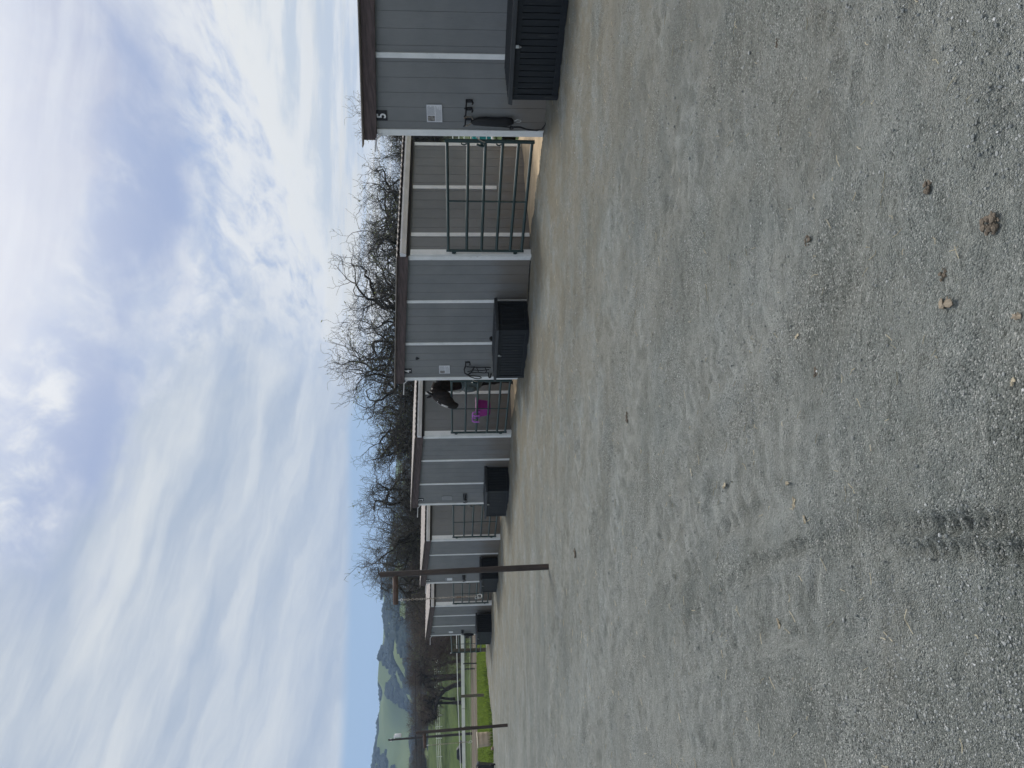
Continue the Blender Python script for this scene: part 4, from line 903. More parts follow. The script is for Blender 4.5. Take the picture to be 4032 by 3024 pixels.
# ================================================================== UTILITY POLE AND WIRES
up_ = thing('utility_pole', 'tall wooden utility pole with a grey transformer behind the arena', 'utility pole', (-50.8, 110, 0.2)); up_.rotation_euler = (0, R(-2.0), 0)
MB().tube([(0, 0, 0), (0, 0, 12.1)], [.19, .13], 10).build('pole', mat('pole_wood', (0.055, 0.050, 0.050), 0.9, 0.2, 2), up_)
MB().box(-1.1, .35, -.06, .06, 8.05, 8.25).build('crossarm', M_TPOST, up_)
MB().lathe([(0, 0), (.24, 0), (.26, .05), (.26, .85), (.2, .95), (0, .97)], 14, (.55, 0, 10.2)).build('transformer', M_GUT, up_)
m_ = MB()
for x_ in (-.2, .1): m_.tube([(x_, 0, 11.6), (x_, 0, 11.9)], .06, 6)
m_.box(0, .55, -.04, .04, 11.15, 11.3); m_.build('insulator', M_GUT, up_)
for i, (z0, z1) in enumerate(((8.35, 9.1), (7.6, 7.9))):
    m_ = MB(); pts_ = [(-51.1 + 75 * f_, 110 - 10 * f_, z0 + (z1 - z0) * f_ - 1.2 * 4 * f_ * (1 - f_) * .4) for f_ in np.linspace(0, 1, 16)]
    m_.tube(pts_, .022, 4); pts_ = [(-51.1 - 60 * f_, 110 - 4 * f_, z0 - 1.0 * 4 * f_ * (1 - f_) * .3 - .6 * f_) for f_ in np.linspace(0, 1, 12)]; m_.tube(pts_, .022, 4)
    tag(m_.build('power_line', M_RUBBER), ['upper thin black wire strung across the oaks from the utility pole', 'lower thin black wire strung across the oaks from the utility pole'][i], 'wire')
# dark car behind the pale rail
car = thing('parked_car', 'dark car parked far behind the pale arena fence', 'car', (-72.8, 150, 1.5), R(8))
a = MB(); a.hexa([(-2.0, -.8, .25), (2.0, -.8, .25), (2.0, .8, .25), (-2.0, .8, .25)], [(-1.95, -.78, .85), (1.9, -.78, .8), (1.9, .78, .8), (-1.95, .78, .85)]); a.build('body', M_BIN, car, .12)
a = MB(); a.hexa([(-1.5, -.75, .84), (1.1, -.75, .82), (1.1, .75, .82), (-1.5, .75, .84)], [(-1.1, -.6, 1.38), (.5, -.6, 1.38), (.5, .6, 1.38), (-1.1, .6, 1.38)]); a.build('cabin', mat('car_glass', (.02, .022, .03), .5, spec=.3), car, .08)
for sx in (-1.25, 1.25):
    for sy in (-.8, .62): MB().tube([(sx, sy, .32), (sx, sy + .18, .32)], .32, 14).build('wheel', M_RUBBER, car)

# ================================================================== BEHIND THE GAP: rails, tarp, tub
rf = thing('rail_panel', 'white pipe rail panel behind the gap beside stable 5', 'fence', RW(-9.9, 13.0, -0.06), R(0))
for z in (0.10, 0.32, 0.6, 0.9, 1.15, 1.35, 1.58): MB().tube([(-4, 0, z), (5, 0, z)], .022, 6).build('rail', M_TAPE2, rf)
for x_ in (-4, -1.0, 2, 5): MB().tube([(x_, .02, 0), (x_, .02, 1.62)], .03, 6).build('upright', M_TAPE2, rf)
m_ = MB()
for i in range(5):
    xx = -3.4 + i * 1.9; m_.tube([(xx, .03, 1.58), (xx + .25, .03, 1.40)], .02, 5); m_.tube([(xx, .03, 1.2), (xx + .2, .03, 1.33)], .02, 5)
m_.build('brace', M_TAPE2, rf)
tt_ = MB(); tt_.hexa([(-1.3, .12, .12), (1.6, .12, .12), (1.6, .9, .12), (-1.3, .9, .12)], [(-1.3, .12, .86), (1.6, .12, .86), (1.6, .9, .80), (-1.3, .9, .80)])
tag(tt_.build('feed_bin', M_TEAL, loc=RW(-9.9, 13.0, -0.06), bevel=.04), 'teal feed bin behind the white rails, seen past the gate', 'bin')
tb = thing('muck_cart', 'black tub cart with a pale curved frame seen past the gate latch', 'cart', RW(-3.50, 4.75, -0.10), R(20))
MB().lathe([(0, .05), (.24, .05), (.34, .32), (.36, .33), (.36, .36)], 18).build('tub', M_RUBBER, tb)
MB().tube([(-.36, .0, .06), (-.40, 0, .35), (-.3, 0, .58), (.1, 0, .66), (.45, 0, .55), (.5, 0, .40)], .03, 8).build('frame', M_TAPE2, tb)
for sy in (-.3, .3): MB().tube([(0.2, sy - .03, .12), (.2, sy + .03, .12)], .12, 14).build('wheel', M_RUBBER, tb)

# ================================================================== BUCKET
bk = thing('feed_bucket', 'purple plastic bucket hooked on the second gate by two lilac hooks', 'bucket', RW(-8.79, 0.22, 0.565), -ANG); bk.scale = (1.06, 1.06, 1.10)
a = MB(); a.hexa([(-.17, -.11, 0), (.17, -.11, 0), (.17, .11, 0), (-.17, .11, 0)], [(-.21, -.15, .33), (.21, -.15, .33), (.21, .15, .33), (-.21, .15, .33)]); a.build('body', M_PURP, bk, .025)
a = MB(); a.hexa([(-.23, -.17, .325), (.23, -.17, .325), (.23, .17, .325), (-.23, .17, .325)], [(-.232, -.172, .355), (.232, -.172, .355), (.232, .172, .355), (-.232, .172, .355)]); a.build('rim', M_PURP, bk, .006)
for dx in (-.20, .08): MB().tube([(dx, -.155, .25), (dx, -.16, .36), (dx - .01, -.18, .42), (dx - .01, -.25, .435), (dx - .01, -.275, .38), (dx, -.28, .27)], .019, 8).build('hook', M_PINK, bk)
MB().tube([(-.21, -.20, .435), (.07, -.20, .435)], .014, 6).build('hook_bar', M_PINK, bk)

# ================================================================== HORSE
def loft(rings_, n=18):
    """rings: (center, axisA*ra, axisB*rb)"""
    vs = []; fs = []
    for c, A, B in rings_:
        c = Vector(c); A = Vector(A); B = Vector(B)
        for j in range(n):
            a_ = 2 * PI * j / n; vs.append(tuple(c + A * math.cos(a_) + B * math.sin(a_)))
    for i in range(len(rings_) - 1):
        for j in range(n): fs.append((i * n + j, i * n + (j + 1) % n, (i + 1) * n + (j + 1) % n, (i + 1) * n + j))
    fs.append(tuple(range(n))[::-1]); fs.append(tuple(range((len(rings_) - 1) * n, len(rings_) * n)))
    return vs, fs
def horse_mat():
    m = bpy.data.materials.new('dark_bay_coat'); m.use_nodes = True; t = NT(m.node_tree); b = t.n['Principled BSDF']
    o = t.node('ShaderNodeTexCoord').outputs['Object']
    c = t.mix(t.ramp(t.noise(t.mapping(o, scale=(1, 1, .4)), 14, 5, .6), .35, .7), (0.010, 0.009, 0.009), (0.028, 0.021, 0.018))
    t.put(b.inputs['Base Color'], c); b.inputs['Roughness'].default_value = 0.5; b.inputs['Specular IOR Level'].default_value = 0.2
    return m
M_HORSE = horse_mat(); M_MANE = mat('horse_mane', (0.030, 0.022, 0.018), 0.9, 0.5, 12, 0.6, 60, stretch=(1, 1, 6)); M_BLAZE = mat('white_blaze', (0.50, 0.49, 0.48), 0.6, .25, 40); M_HOOF = mat('hoof_horn', (.05, .042, .035), .5)
hx, hy = -7.85, 0.45
horse = thing('horse', 'dark bay horse in a grey rug looking over the gate', 'horse', RW(-7.85, 0.45, -0.07), -ANG)
# local axes: x along the row (right), y back, z up;  nose points to -x -y
H = MB(); Xs, Ys, Zs = Vector((1, 0, 0)), Vector((0, 1, 0)), Vector((0, 0, 1))
def ring(c, A, ra, B, rb): return (c, Vector(A).normalized() * ra, Vector(B).normalized() * rb)
Lt = Vector((-.82, .57, 0))             # sideways axis of the turned head (roughly along the line of sight)
Fw = Vector((-.57, -.82, 0))            # the way the head faces
TX = -.40
trunk = [ring((TX + .05, 2.45, 1.30), Xs, .12, Zs, .16), ring((TX + .05, 2.38, 1.30), Xs, .24, Zs, .26), ring((TX + .05, 2.10, 1.30), Xs, .30, Zs, .32), ring((TX + .05, 1.7, 1.26), Xs, .31, Zs, .32), ring((TX + .05, 1.2, 1.22), Xs, .33, Zs, .36),
         ring((TX + .05, .75, 1.25), Xs, .31, Zs, .37), ring((TX + .03, .42, 1.27), Xs, .27, Zs, .34), ring((TX, .17, 1.26), Xs, .21, Zs, .25), ring((TX, .06, 1.24), Xs, .12, Zs, .15)]
H.add(*loft(trunk), smooth=True)
hl = lambda wx, wy, wz: Vector(((wx - P0[0]) * EX[0] + (wy - P0[1]) * EX[1] + 7.85, (wx - P0[0]) * EY[0] + (wy - P0[1]) * EY[1] - 0.45, wz + 0.07))
nk = [(hl(.24, 20.0, 1.38), .25, .42, (0, .7, .7)), (hl(.13, 19.78, 1.56), .19, .33, (0, .5, .8)), (hl(.04, 19.54, 1.73), .145, .25, (-.2, .1, .9)), (hl(-.05, 19.38, 1.88), .115, .175, (-.4, -.2, .8)), (hl(-.15, 19.30, 1.96), .10, .145, (-.5, -.4, .6)), (hl(-.23, 19.28, 1.98), .085, .12, (-.5, -.6, .3))]
rg = []
for i, (c, rs, rv, up) in enumerate(nk):
    d = (nk[min(i + 1, 5)][0] - nk[max(i - 1, 0)][0]).normalized(); side = Lt if i > 2 else (Lt + Xs * -1.0 * (3 - i) * .4)
    side = (side - d * side.dot(d)).normalized(); v_ = d.cross(side).normalized(); rg.append((c, side * rs, v_ * rv))
H.add(*loft(rg), smooth=True)
# head: profile stations given as front-of-face and jaw points in the sighting plane (x world, z), depth 19.28
st = [((-.235, 2.115), (-.125, 1.86), .060), ((-.345, 2.06), (-.150, 1.72), .105), ((-.440, 1.975), (-.195, 1.625), .118), ((-.500, 1.895), (-.275, 1.575), .112), ((-.545, 1.800), (-.350, 1.545), .090), ((-.580, 1.710), (-.415, 1.510), .072), ((-.608, 1.625), (-.452, 1.465), .064), ((-.622, 1.545), (-.470, 1.430), .066), ((-.615, 1.480), (-.495, 1.405), .060), ((-.590, 1.440), (-.530, 1.400), .036)]
rg = []
for (fx, fz), (jx, jz), hw in st:
    a_ = hl(fx, 19.28, fz); b_ = hl(jx, 19.28, jz); c = (a_ + b_) / 2; rg.append((c, (a_ - b_) / 2, Lt * hw))
H.add(*loft(rg, 20), smooth=True)
def leg(x, y, front=True):
    P_ = [((x, y, 1.15), .13, .15), ((x, y - .01, .95), .095, .115), ((x, y - .01, .75), .065, .075), ((x, y - .01, .58), .050, .058), ((x, y - .02, .52), .052, .060), ((x, y, .44), .036, .042), ((x, y + .01, .25), .031, .036), ((x, y + .01, .17), .040, .045), ((x, y - .01, .10), .034, .038), ((x, y - .03, .03), .05, .055)] if front else \
         [((x, y, 1.2), .16, .24), ((x, y - .04, .95), .12, .18), ((x, y - .02, .78), .08, .11), ((x, y + .08, .60), .050, .070), ((x, y + .10, .52), .048, .062), ((x, y + .08, .42), .038, .045), ((x, y + .03, .20), .040, .045), ((x, y + .0, .10), .034, .038), ((x, y - .02, .03), .05, .055)]
    H.add(*loft([(c, Xs * a_, Ys * b_) for c, a_, b_ in P_], 12), smooth=True)
leg(TX - .10, .30); leg(TX + .19, .40); leg(TX - .10, 2.15, False); leg(TX + .21, 2.25, False)
def earm(tx, tz, bx, bz, dy):
    T = hl(tx, 19.28 + dy, tz); B = hl(bx, 19.28 + dy, bz); d = (T - B).normalized(); s_ = Lt - d * Lt.dot(d); v_ = d.cross(s_).normalized()
    r_ = [(B - d * .03, s_ * .035, v_ * .030), (B + d * .03, s_ * .034, v_ * .036), (B + (T - B) * .55, s_ * .020, v_ * .034), (B + (T - B) * .85, s_ * .010, v_ * .018), (T, s_ * .003, v_ * .004)]
    H.add(*loft(r_, 10), smooth=True)
earm(-.150, 2.235, -.235, 2.09, -.07); earm(-.335, 2.245, -.285, 2.10, .07)
hb_ = H.build('body', M_HORSE, horse)
rm = hb_.modifiers.new('fuse', 'REMESH'); rm.mode = 'VOXEL'; rm.voxel_size = 0.012; rm.use_smooth_shade = True
sm = hb_.modifiers.new('soft', 'SMOOTH'); sm.factor = .6; sm.iterations = 6
# eye, nostril, blaze, mane, halter
ey = hl(-.375, 19.28 - .116, 1.895); m_ = MB(); bm = bmesh.new(); bmesh.ops.create_uvsphere(bm, u_segments=12, v_segments=8, radius=.021); m_.add([tuple(v.co + ey) for v in bm.verts], [tuple(v.index for v in f.verts) for f in bm.faces], True); bm.free()
m_.build('eye', mat('horse_eye', (.01, .008, .008), .08, spec=.8), horse)
m_ = MB(); c = hl(-.575, 19.28 - .063, 1.475); m_.add([tuple(c + Vector((0, 0, 1)) * .020 * math.sin(a_) + Fw * .013 * math.cos(a_) - Vector((0, 0, 0))) for a_ in np.linspace(0, 2 * PI, 11)[:-1]] + [tuple(c - Lt * .006)], [(i, (i + 1) % 10, 10) for i in range(10)]); m_.build('nostril', mat('nostril_dark', (.004, .004, .004), .6), horse)
bl = MB(); rows = [(-.405, 2.005, .010), (-.455, 1.955, .034), (-.498, 1.895, .020), (-.528, 1.84, .034), (-.556, 1.77, .044), (-.578, 1.71, .034), (-.598, 1.65, .012)]
vs = []
for fx, fz, hw in rows:
    for s_ in (-2.4, -1.3, 0, 1): vs.append(tuple(hl(fx + .011 * abs(s_) ** 1.55 - .004, 19.28, fz - .004 * abs(s_) - .004) + Lt * hw * .95 * s_))
bl.add(vs, [(i * 4 + j, i * 4 + j + 1, i * 4 + j + 5, i * 4 + j + 4) for i in range(len(rows) - 1) for j in range(3)], True)
blo = bl.build('blaze', M_BLAZE, horse); so_ = blo.modifiers.new('thick', 'SOLIDIFY'); so_.thickness = .004
mn = MB()
for i in range(70):
    f_ = i / 69; k_ = f_ * 4.6; a0 = int(k_); fr_ = k_ - a0; c = nk[a0][0].lerp(nk[min(a0 + 1, 5)][0], fr_); rv = nk[a0][2] * (1 - fr_) + nk[min(a0 + 1, 5)][2] * fr_; rs = nk[a0][1]
    d = (nk[min(a0 + 1, 5)][0] - nk[a0][0]).normalized(); s_ = (Lt - d * Lt.dot(d)).normalized(); u_ = d.cross(s_).normalized()
    if u_.z < 0: u_ = -u_
    p0 = c + u_ * rv * 1.02; rj = random.uniform(-.012, .012)
    mn.tube([p0 - u_ * .02, p0 + u_ * .02 - Lt * .02, p0 - Lt * rs * .7 - u_ * .05 + Vector((rj, rj, 0)), p0 - Lt * (rs + .02) - u_ * (.13 + random.uniform(0, .06)) + Vector((rj, rj, 0))], [.008, .011, .009, .002], 4)
mn.build('mane', M_MANE, horse)
# rug over the trunk and chest
M_RUG = mat('grey_green_rug', (0.105, 0.130, 0.132), 0.75, 0.25, 6, 0.9, 9)
rg = []
for i, (c, A, B) in enumerate(trunk[1:]):
    k_ = 1.12 + (.05 if i < 7 else 0); rg.append((Vector(c) + Vector((0, -.045 if i > 5 else 0, -.06)), A * k_ * 1.05, B * k_ * 1.10))
vs, fs = loft(rg, 22); fs = fs[:-2]
m_ = MB(); m_.add([(p[0] + .012 * math.sin(9 * p[2] + 7 * p[1]), p[1] + .012 * math.sin(13 * p[2]), p[2]) for p in vs], fs, True)
nr = len(rg) * 22; m_.add(*(lambda q: ([tuple(Vector(q[j])) for j in range(22)] + [tuple(sum((Vector(p) for p in q), Vector()) / 22 + Vector((0, -.06, -.03)))], [(j, (j + 1) % 22, 22) for j in range(22)]))(vs[-22:]), smooth=True)
rug = m_.build('rug', M_RUG, horse); so_ = rug.modifiers.new('thick', 'SOLIDIFY'); so_.thickness = .012
pi_ = MB(); q = [hl(-.14, 19.45, 1.60), hl(-.185, 19.42, 1.50), hl(-.19, 19.41, 1.38), hl(-.15, 19.40, 1.28), hl(-.05, 19.40, 1.22)]; pi_.tube([tuple(p) for p in q], .012, 6); pi_.build('rug_binding', mat('rug_binding_grey', (.30, .31, .31), .6), horse)

# ================================================================== TREES
def seg_mesh(P0s, P1s, r0, r1, n):
    """tapered n-gon prisms, open ended"""
    P0s = np.asarray(P0s); P1s = np.asarray(P1s); r0 = np.asarray(r0)[:, None]; r1 = np.asarray(r1)[:, None]
    d = P1s - P0s; d /= np.linalg.norm(d, axis=1, keepdims=True) + 1e-9
    ref = np.where(np.abs(d[:, 2:3]) < .9, np.array([[0, 0, 1.]]), np.array([[1., 0, 0]])); a = np.cross(d, ref); a /= np.linalg.norm(a, axis=1, keepdims=True) + 1e-9; b = np.cross(d, a)
    rings0 = []; rings1 = []
    for j in range(n):
        c, s = math.cos(2 * PI * j / n), math.sin(2 * PI * j / n); o_ = a * c + b * s; rings0.append(P0s + o_ * r0); rings1.append(P1s + o_ * r1)
    V = np.stack(rings0 + rings1, 1).reshape(-1, 3); m = len(P0s); base = (np.arange(m) * 2 * n)[:, None]
    F = [np.stack([np.full(m, j), np.full(m, (j + 1) % n), np.full(m, n + (j + 1) % n), np.full(m, n + j)], 1) + base for j in range(n)]
    return V, np.concatenate(F)
def unit(v): return v / (np.linalg.norm(v) + 1e-9)
def grow_oak(seed, trunk_h=2.2, height=11, spread=1.0, path=None, r0=0.32, leafy=0.25, dens=1.0):
    rg_ = np.random.default_rng(seed); big = []; small = []; tips = []
    RR_ = (height - trunk_h) * 0.62; L1 = RR_ * 0.52
    def branch(p, d, r, L, lev, grav):
        ns = (6, 6, 6, 5, 4, 3)[lev]; pts = [p]; rs = [r]; end = r * (0.7, .62, .58, .5, .45, .4)[lev]
        for i in range(ns):
            jit = (0.10, 0.30, 0.42, 0.44, 0.40, .34)[lev]
            d = unit(d + rg_.normal(0, jit, 3) + np.array([0, 0, grav])); p = p + d * L / ns; pts.append(p); rs.append(r + (end - r) * (i + 1) / ns)
        dst = big if lev <= 2 else small
        for i in range(ns): dst.append((pts[i], pts[i + 1], rs[i], rs[i + 1]))
        if lev >= 5: tips.append(pts[-1]); return
        nch = int(round((0, 4, 4, 3, 3, 0)[lev] * (dens if lev >= 2 else 1)))
        for c in range(nch):
            f_ = (0.20 + 0.75 * (c + rg_.random()) / nch) * ns; i0 = min(int(f_), ns - 1); q = pts[i0] + (pts[i0 + 1] - pts[i0]) * min(f_ - i0, 1)
            dd = unit(pts[i0 + 1] - pts[i0]); side = unit(np.cross(dd, rg_.normal(0, 1, 3))); ang = rg_.uniform(.6, 1.15)
            nd = unit(dd * math.cos(ang) + side * math.sin(ang)); branch(q, nd, rs[i0] * rg_.uniform(.48, .70), L * .62 * rg_.uniform(.75, 1.1), lev + 1, (0, .04, .03, .02, .0, 0)[lev])
        for c in ((-1, 1) if lev < 4 or rg_.random() < .55 else (1,)):
            side = unit(np.cross(d, rg_.normal(0, 1, 3))); ang = rg_.uniform(.25, .65)
            branch(pts[-1], unit(d * math.cos(ang) + side * math.sin(ang)), rs[-1] * rg_.uniform(.7, .9), L * .66 * rg_.uniform(.88, 1.04), lev + 1, (0, .05, .04, .02, .0, 0)[lev])
    if path is None:
        path = [np.array([0, 0, -.3]), np.array([rg_.normal(0, .12), rg_.normal(0, .12), trunk_h * .5]), np.array([rg_.normal(0, .25), rg_.normal(0, .2), trunk_h])]
    path = [np.array(q, float) for q in path]; tr = MB(); nn = len(path); rad = [r0 * (1.35 if i == 0 else 1 - .35 * i / (nn - 1)) for i in range(nn)]
    tr.tube([tuple(q) for q in path], rad, 12, cap=False)
    nl = 6
    for c in range(nl):
        az = 2 * PI * c / nl + rg_.uniform(-.4, .4); el = rg_.uniform(.35, 1.05)
        if c == 0: el = 1.35
        dd = unit(np.array([math.cos(az) * math.cos(el) * spread, math.sin(az) * math.cos(el) * spread, math.sin(el)]))
        q = path[-1] - unit(path[-1] - path[-2]) * rg_.uniform(0, .5)
        branch(q, dd, rad[-1] * rg_.uniform(.62, .85), L1 * rg_.uniform(.9, 1.2) * (1 + .25 * (spread - 1)), 1, .07)
    if nn > 3:
        for i in range(2, nn - 1):
            for _ in range(2): branch(path[i], unit(rg_.normal(0, 1, 3) + np.array([0, 0, .8])), rad[i] * .4, L1 * .7, 2, .1)
    return tr, big, small, np.array(tips)
class OakProto: pass
def make_oak(seed, leafy=.25, twig=None, **kw):
    tr, big, small, tips = grow_oak(seed, **kw)
    t = thing('oak_tree', 'x', 'tree')
    V1, F1 = seg_mesh([b[0] for b in big], [b[1] for b in big], [b[2] for b in big], [b[3] for b in big], 6)
    nv = len(tr.v); Vt = np.array(tr.v); Ft = np.array(tr.f)
    fast_mesh('trunk', np.concatenate([Vt, V1]), np.concatenate([Ft, F1 + nv]), M_BARK, t, True)
    V2, F2 = seg_mesh([b[0] for b in small], [b[1] for b in small], np.maximum([b[2] for b in small], .009), np.maximum([b[3] for b in small], .006), 3)
    mi = np.zeros(len(F2), int)
    if leafy > 0:
        k = rng.random(len(tips)) < leafy; c = np.repeat(tips[k], 3, 0); n_ = len(c); c = c + rng.normal(0, .09, c.shape); a1 = rng.normal(0, .022, (n_, 3)); a2 = rng.normal(0, .022, (n_, 3))
        VL = np.stack([c - a1, c - a2, c + a1, c + a2], 1).reshape(-1, 3); FL = np.arange(4 * n_).reshape(n_, 4) + len(V2)
        V2 = np.concatenate([V2, VL]); F2 = np.concatenate([F2, FL]); mi = np.concatenate([mi, np.ones(n_, int)])
    fast_mesh('crown', V2, F2, [twig or M_TWIG, M_BUD], t, False, mat_idx=mi)
    top = np.percentile(V2[:, 2], 98.5); t['top'] = float(top); t['wid'] = float(np.percentile(np.abs(V2[:, 0]), 98))
    return t
oakA = make_oak(11, trunk_h=2.4, height=12, r0=.36, leafy=.12); oakB = make_oak(23, trunk_h=2.0, height=11.5, spread=1.3, r0=.34, leafy=.06); oakC = make_oak(35, trunk_h=2.8, height=11, spread=1.1, r0=.30, leafy=.18)
OAKS = [  # proto, x, y, top, width factor, rot, label
    (oakC, 22.6, 66, 7.9, .8, 20, 'bare oak with green buds right behind the gap beside stable 5'),
    (oakA, 19.6, 62, 9.0, .8, 200, 'bare oak standing behind the gate between stables 5 and 4, right one'),
    (oakC, 14.4, 66, 9.7, .95, 140, 'bare oak with pale budding twigs over the gutter of stable 4'),
    (oakB, 9.2, 74, 11.6, .75, 80, 'tall thin-topped bare oak above the middle of stable 4'),
    (oakA, 4.4, 70, 13.2, .84, 10, 'tallest dark bare oak above the roof of stable 4'),
    (oakA, -1.2, 71, 11.6, .82, 200, 'dark bare oak above the horse'),
    (oakC, -6.3, 75, 10.2, .85, 220, 'lower bare oak between the horse and stable 3'),
    (oakB, -10.6, 70, 10.9, .72, 330, 'crooked bare oak above stable 3'),
    (oakA, -14.2, 73, 10.8, .7, 60, 'bare oak above the number 3 plate'),
    (oakB, -17.8, 71, 10.3, .62, 160, 'last bare oak of the near row, over stable 2'),
    (oakA, -30.0, 105, 9.8, .8, 290, 'small bare oak behind the farthest stable'),
    (oakC, -37.0, 112, 9.5, .8, 45, 'small bare oak right of the arena trees'),
]
usedp = set()
for pr, x, y, top, wf_, rot, lab in OAKS:
    o = pr if id(pr) not in usedp else copy_tree(pr); usedp.add(id(pr)); zb = hz1(x, y); s_ = .95 * (top - zb) / pr['top']
    o.location = (x, y, zb - .1); o.rotation_euler = (0, 0, R(rot)); o.scale = (s_ * wf_ * 1.3, s_ * wf_ * 1.3, s_); o['label'] = lab; o['group'] = 'bare oaks behind the stables'
# far group at the arena with tall dark trunks
f1 = make_oak(51, trunk_h=6.0, height=13.5, spread=1.5, r0=.42, leafy=.05, twig=M_TWIG2, path=[(0, 0, -.5), (.1, 0, 2.0), (.5, .1, 4.0), (.9, .2, 6.2)])
f2 = make_oak(52, trunk_h=6.5, height=13.0, spread=1.4, r0=.30, leafy=.05, twig=M_TWIG2, path=[(0, 0, -.5), (-.2, 0, 2.0), (-.9, .1, 4.2), (-1.4, .1, 6.0)])
f3 = make_oak(53, trunk_h=7.5, height=13.5, spread=1.5, r0=.40, leafy=.05, twig=M_TWIG2, path=[(0, 0, -.5), (.1, 0, 2.5), (.15, .1, 5.0), (.1, .1, 7.4)])
f4 = make_oak(54, trunk_h=5.5, height=11.5, spread=1.9, r0=.48, leafy=.05, twig=M_TWIG2, path=[(0, 0, -.5), (-.45, 0, 1.7), (-1.3, .1, 3.4), (-2.7, .1, 4.7), (-4.6, .2, 5.2), (-6.8, .2, 5.3)])
for (o, x, y, lab, s_) in ((f1, -53.3, 150, 'thick-trunked dark oak beside the end gate post', 1), (f2, -55.1, 151, 'thin leaning oak trunk behind the arena, left of the thick one', 1), (f3, -57.4, 149, 'straight dark oak behind the arena with a forked trunk', 1.02), (f4, -59.2, 150, 'arching oak whose trunk bends far over to the left', 1.0)):
    o.location = (x, y, hz1(x, y) - .1); o.scale = (s_, s_, s_); o['label'] = lab; o['group'] = 'oaks behind the arena'
FAR = [(f1, -60.5, 156, 130, .92, 'brown oak just behind the arching oak'), (f3, -63.5, 151, 300, .80, 'brown oak between the arching oak and the utility pole'), (f2, -52, 163, 60, .95, 'brown oak behind the thick-trunked and the leaning one'), (f3, -45, 150, 110, .85, 'grey oak behind the farthest stable roof'), (f1, -49, 158, 250, .9, 'grey-brown oak just right of the thick-trunked one'), (f1, -66.5, 160, 40, .80, 'low bare oak left of the arching oak'), (f3, -40, 146, 200, .85, 'grey oak behind stable 2 and the wire')]
for pr, x, y, rot, s_, lab in FAR:
    o = copy_tree(pr); o.location = (x, y, hz1(x, y) - .1); o.rotation_euler = (0, 0, R(rot)); o.scale = (s_, s_, s_); o['label'] = lab; o['group'] = 'oaks behind the arena'
# dense tangle of bare brush behind the stables, one mass
def thicket(name, blobs_, n, m, label, lmin=.25, lmax=1.0):
    cs = []; w_ = np.array([b[3] * b[4] * b[5] for b in blobs_]); w_ = w_ / w_.sum()
    pick = rng.choice(len(blobs_), n, p=w_); B = np.array(blobs_)[pick]; u_ = rng.normal(0, 1, (n, 3)); u_ /= np.linalg.norm(u_, axis=1, keepdims=True); rad = rng.random((n, 1)) ** .45
    C = B[:, :3] + u_ * rad * B[:, 3:6]; d = u_ * .6 + rng.normal(0, .7, (n, 3)); d[:, 2] = np.abs(d[:, 2]) * .9; d /= np.linalg.norm(d, axis=1, keepdims=True); L = rng.uniform(lmin, lmax, (n, 1))
    mid = C + d * L * .5 + rng.normal(0, .08, (n, 3)); end = mid + (d + rng.normal(0, .45, (n, 3))) * L * .5
    r = rng.uniform(.008, .024, n); Va, Fa = seg_mesh(C, mid, r, r * .7, 3); Vb, Fb = seg_mesh(mid, end, r * .7, r * .3, 3)
    return tag(fast_mesh(name, np.concatenate([Va, Vb]), np.concatenate([Fa, Fb + len(Va)]), m), label, 'woodland', kind='stuff')
bl_ = []
for x, y, top in [(34, 82, 7.5), (29, 80, 7.5), (24.5, 84, 7.0), (19, 82, 5.6), (13.5, 84, 4.6), (8, 86, 4.6), (2, 84, 5.0), (-3, 86, 6.4), (-8, 88, 8.6), (-12, 88, 8.8), (-16, 90, 8.6), (-20.5, 92, 9.2), (-25, 96, 9.2), (-30, 100, 8.8), (-35, 106, 8.0), (-40, 112, 7.4)]:
    bl_.append((x, y, top * .48, 4.2, 3.0, top * .52))
thicket('bare_thicket', bl_, 52000, M_TWIG2, 'dense dark tangle of bare trees behind the stable roofs')
thicket('far_thicket', [(-70, 190, 12.5, 10, 4, 3.0), (-58, 200, 12.5, 12, 4, 4.0), (-45, 200, 12, 12, 4, 4.5), (-84, 190, 12.5, 9, 4, 2.8), (-98, 190, 12.5, 9, 4, 2.8)], 30000, M_TWIG2, 'low brown belt of bare trees above the hillside fence', .5, 1.8)

# ================================================================== LOOSE STONES, STRAW, DROPPINGS
def on_ground(x, y): return gravel_z(np.atleast_1d(np.asarray(x, float)), np.atleast_1d(np.asarray(y, float)))
n = 60000; dist = 1.25 * (10.5 / 1.25) ** rng.random(n) ** 0.9; an = rng.uniform(R(-38), R(36), n); x = np.sin(an) * dist; y = np.cos(an) * dist
dens_ = fbm(x * 1.3 + 9, y * 1.3, 4); k = (dens_ + rng.normal(0, .10, n) > .47); x = x[k]; y = y[k]; dist = dist[k]
s = rng.gamma(2.2, .00062, len(x)) + .0010; s = np.minimum(s, .0060) * np.interp(dist, [1, 4, 10], [1, 1.15, 1.6])
S = np.stack([s * rng.uniform(.8, 1.4, len(x)), s * rng.uniform(.8, 1.4, len(x)), s * rng.uniform(.5, .9, len(x))], -1)
def stone_mat():
    m = bpy.data.materials.new('loose_stone'); m.use_nodes = True; t = NT(m.node_tree); b = t.n['Principled BSDF']
    g_ = t.node('ShaderNodeNewGeometry').outputs['Random Per Island']
    c = t.mix(t.ramp(g_, 0.0, .7), (0.13, 0.145, 0.145), (0.27, 0.285, 0.28)); c = t.mix(t.ramp(g_, .86, 1.0), c, (0.48, 0.49, 0.49))
    t.put(b.inputs['Base Color'], c); b.inputs['Roughness'].default_value = .8; return m
tag(blobs('loose_stones', np.stack([x, y, on_ground(x, y) + s * .25], -1), S, stone_mat(), jit=.22), 'loose grey stones scattered over the gravel yard', 'gravel', kind='stuff')
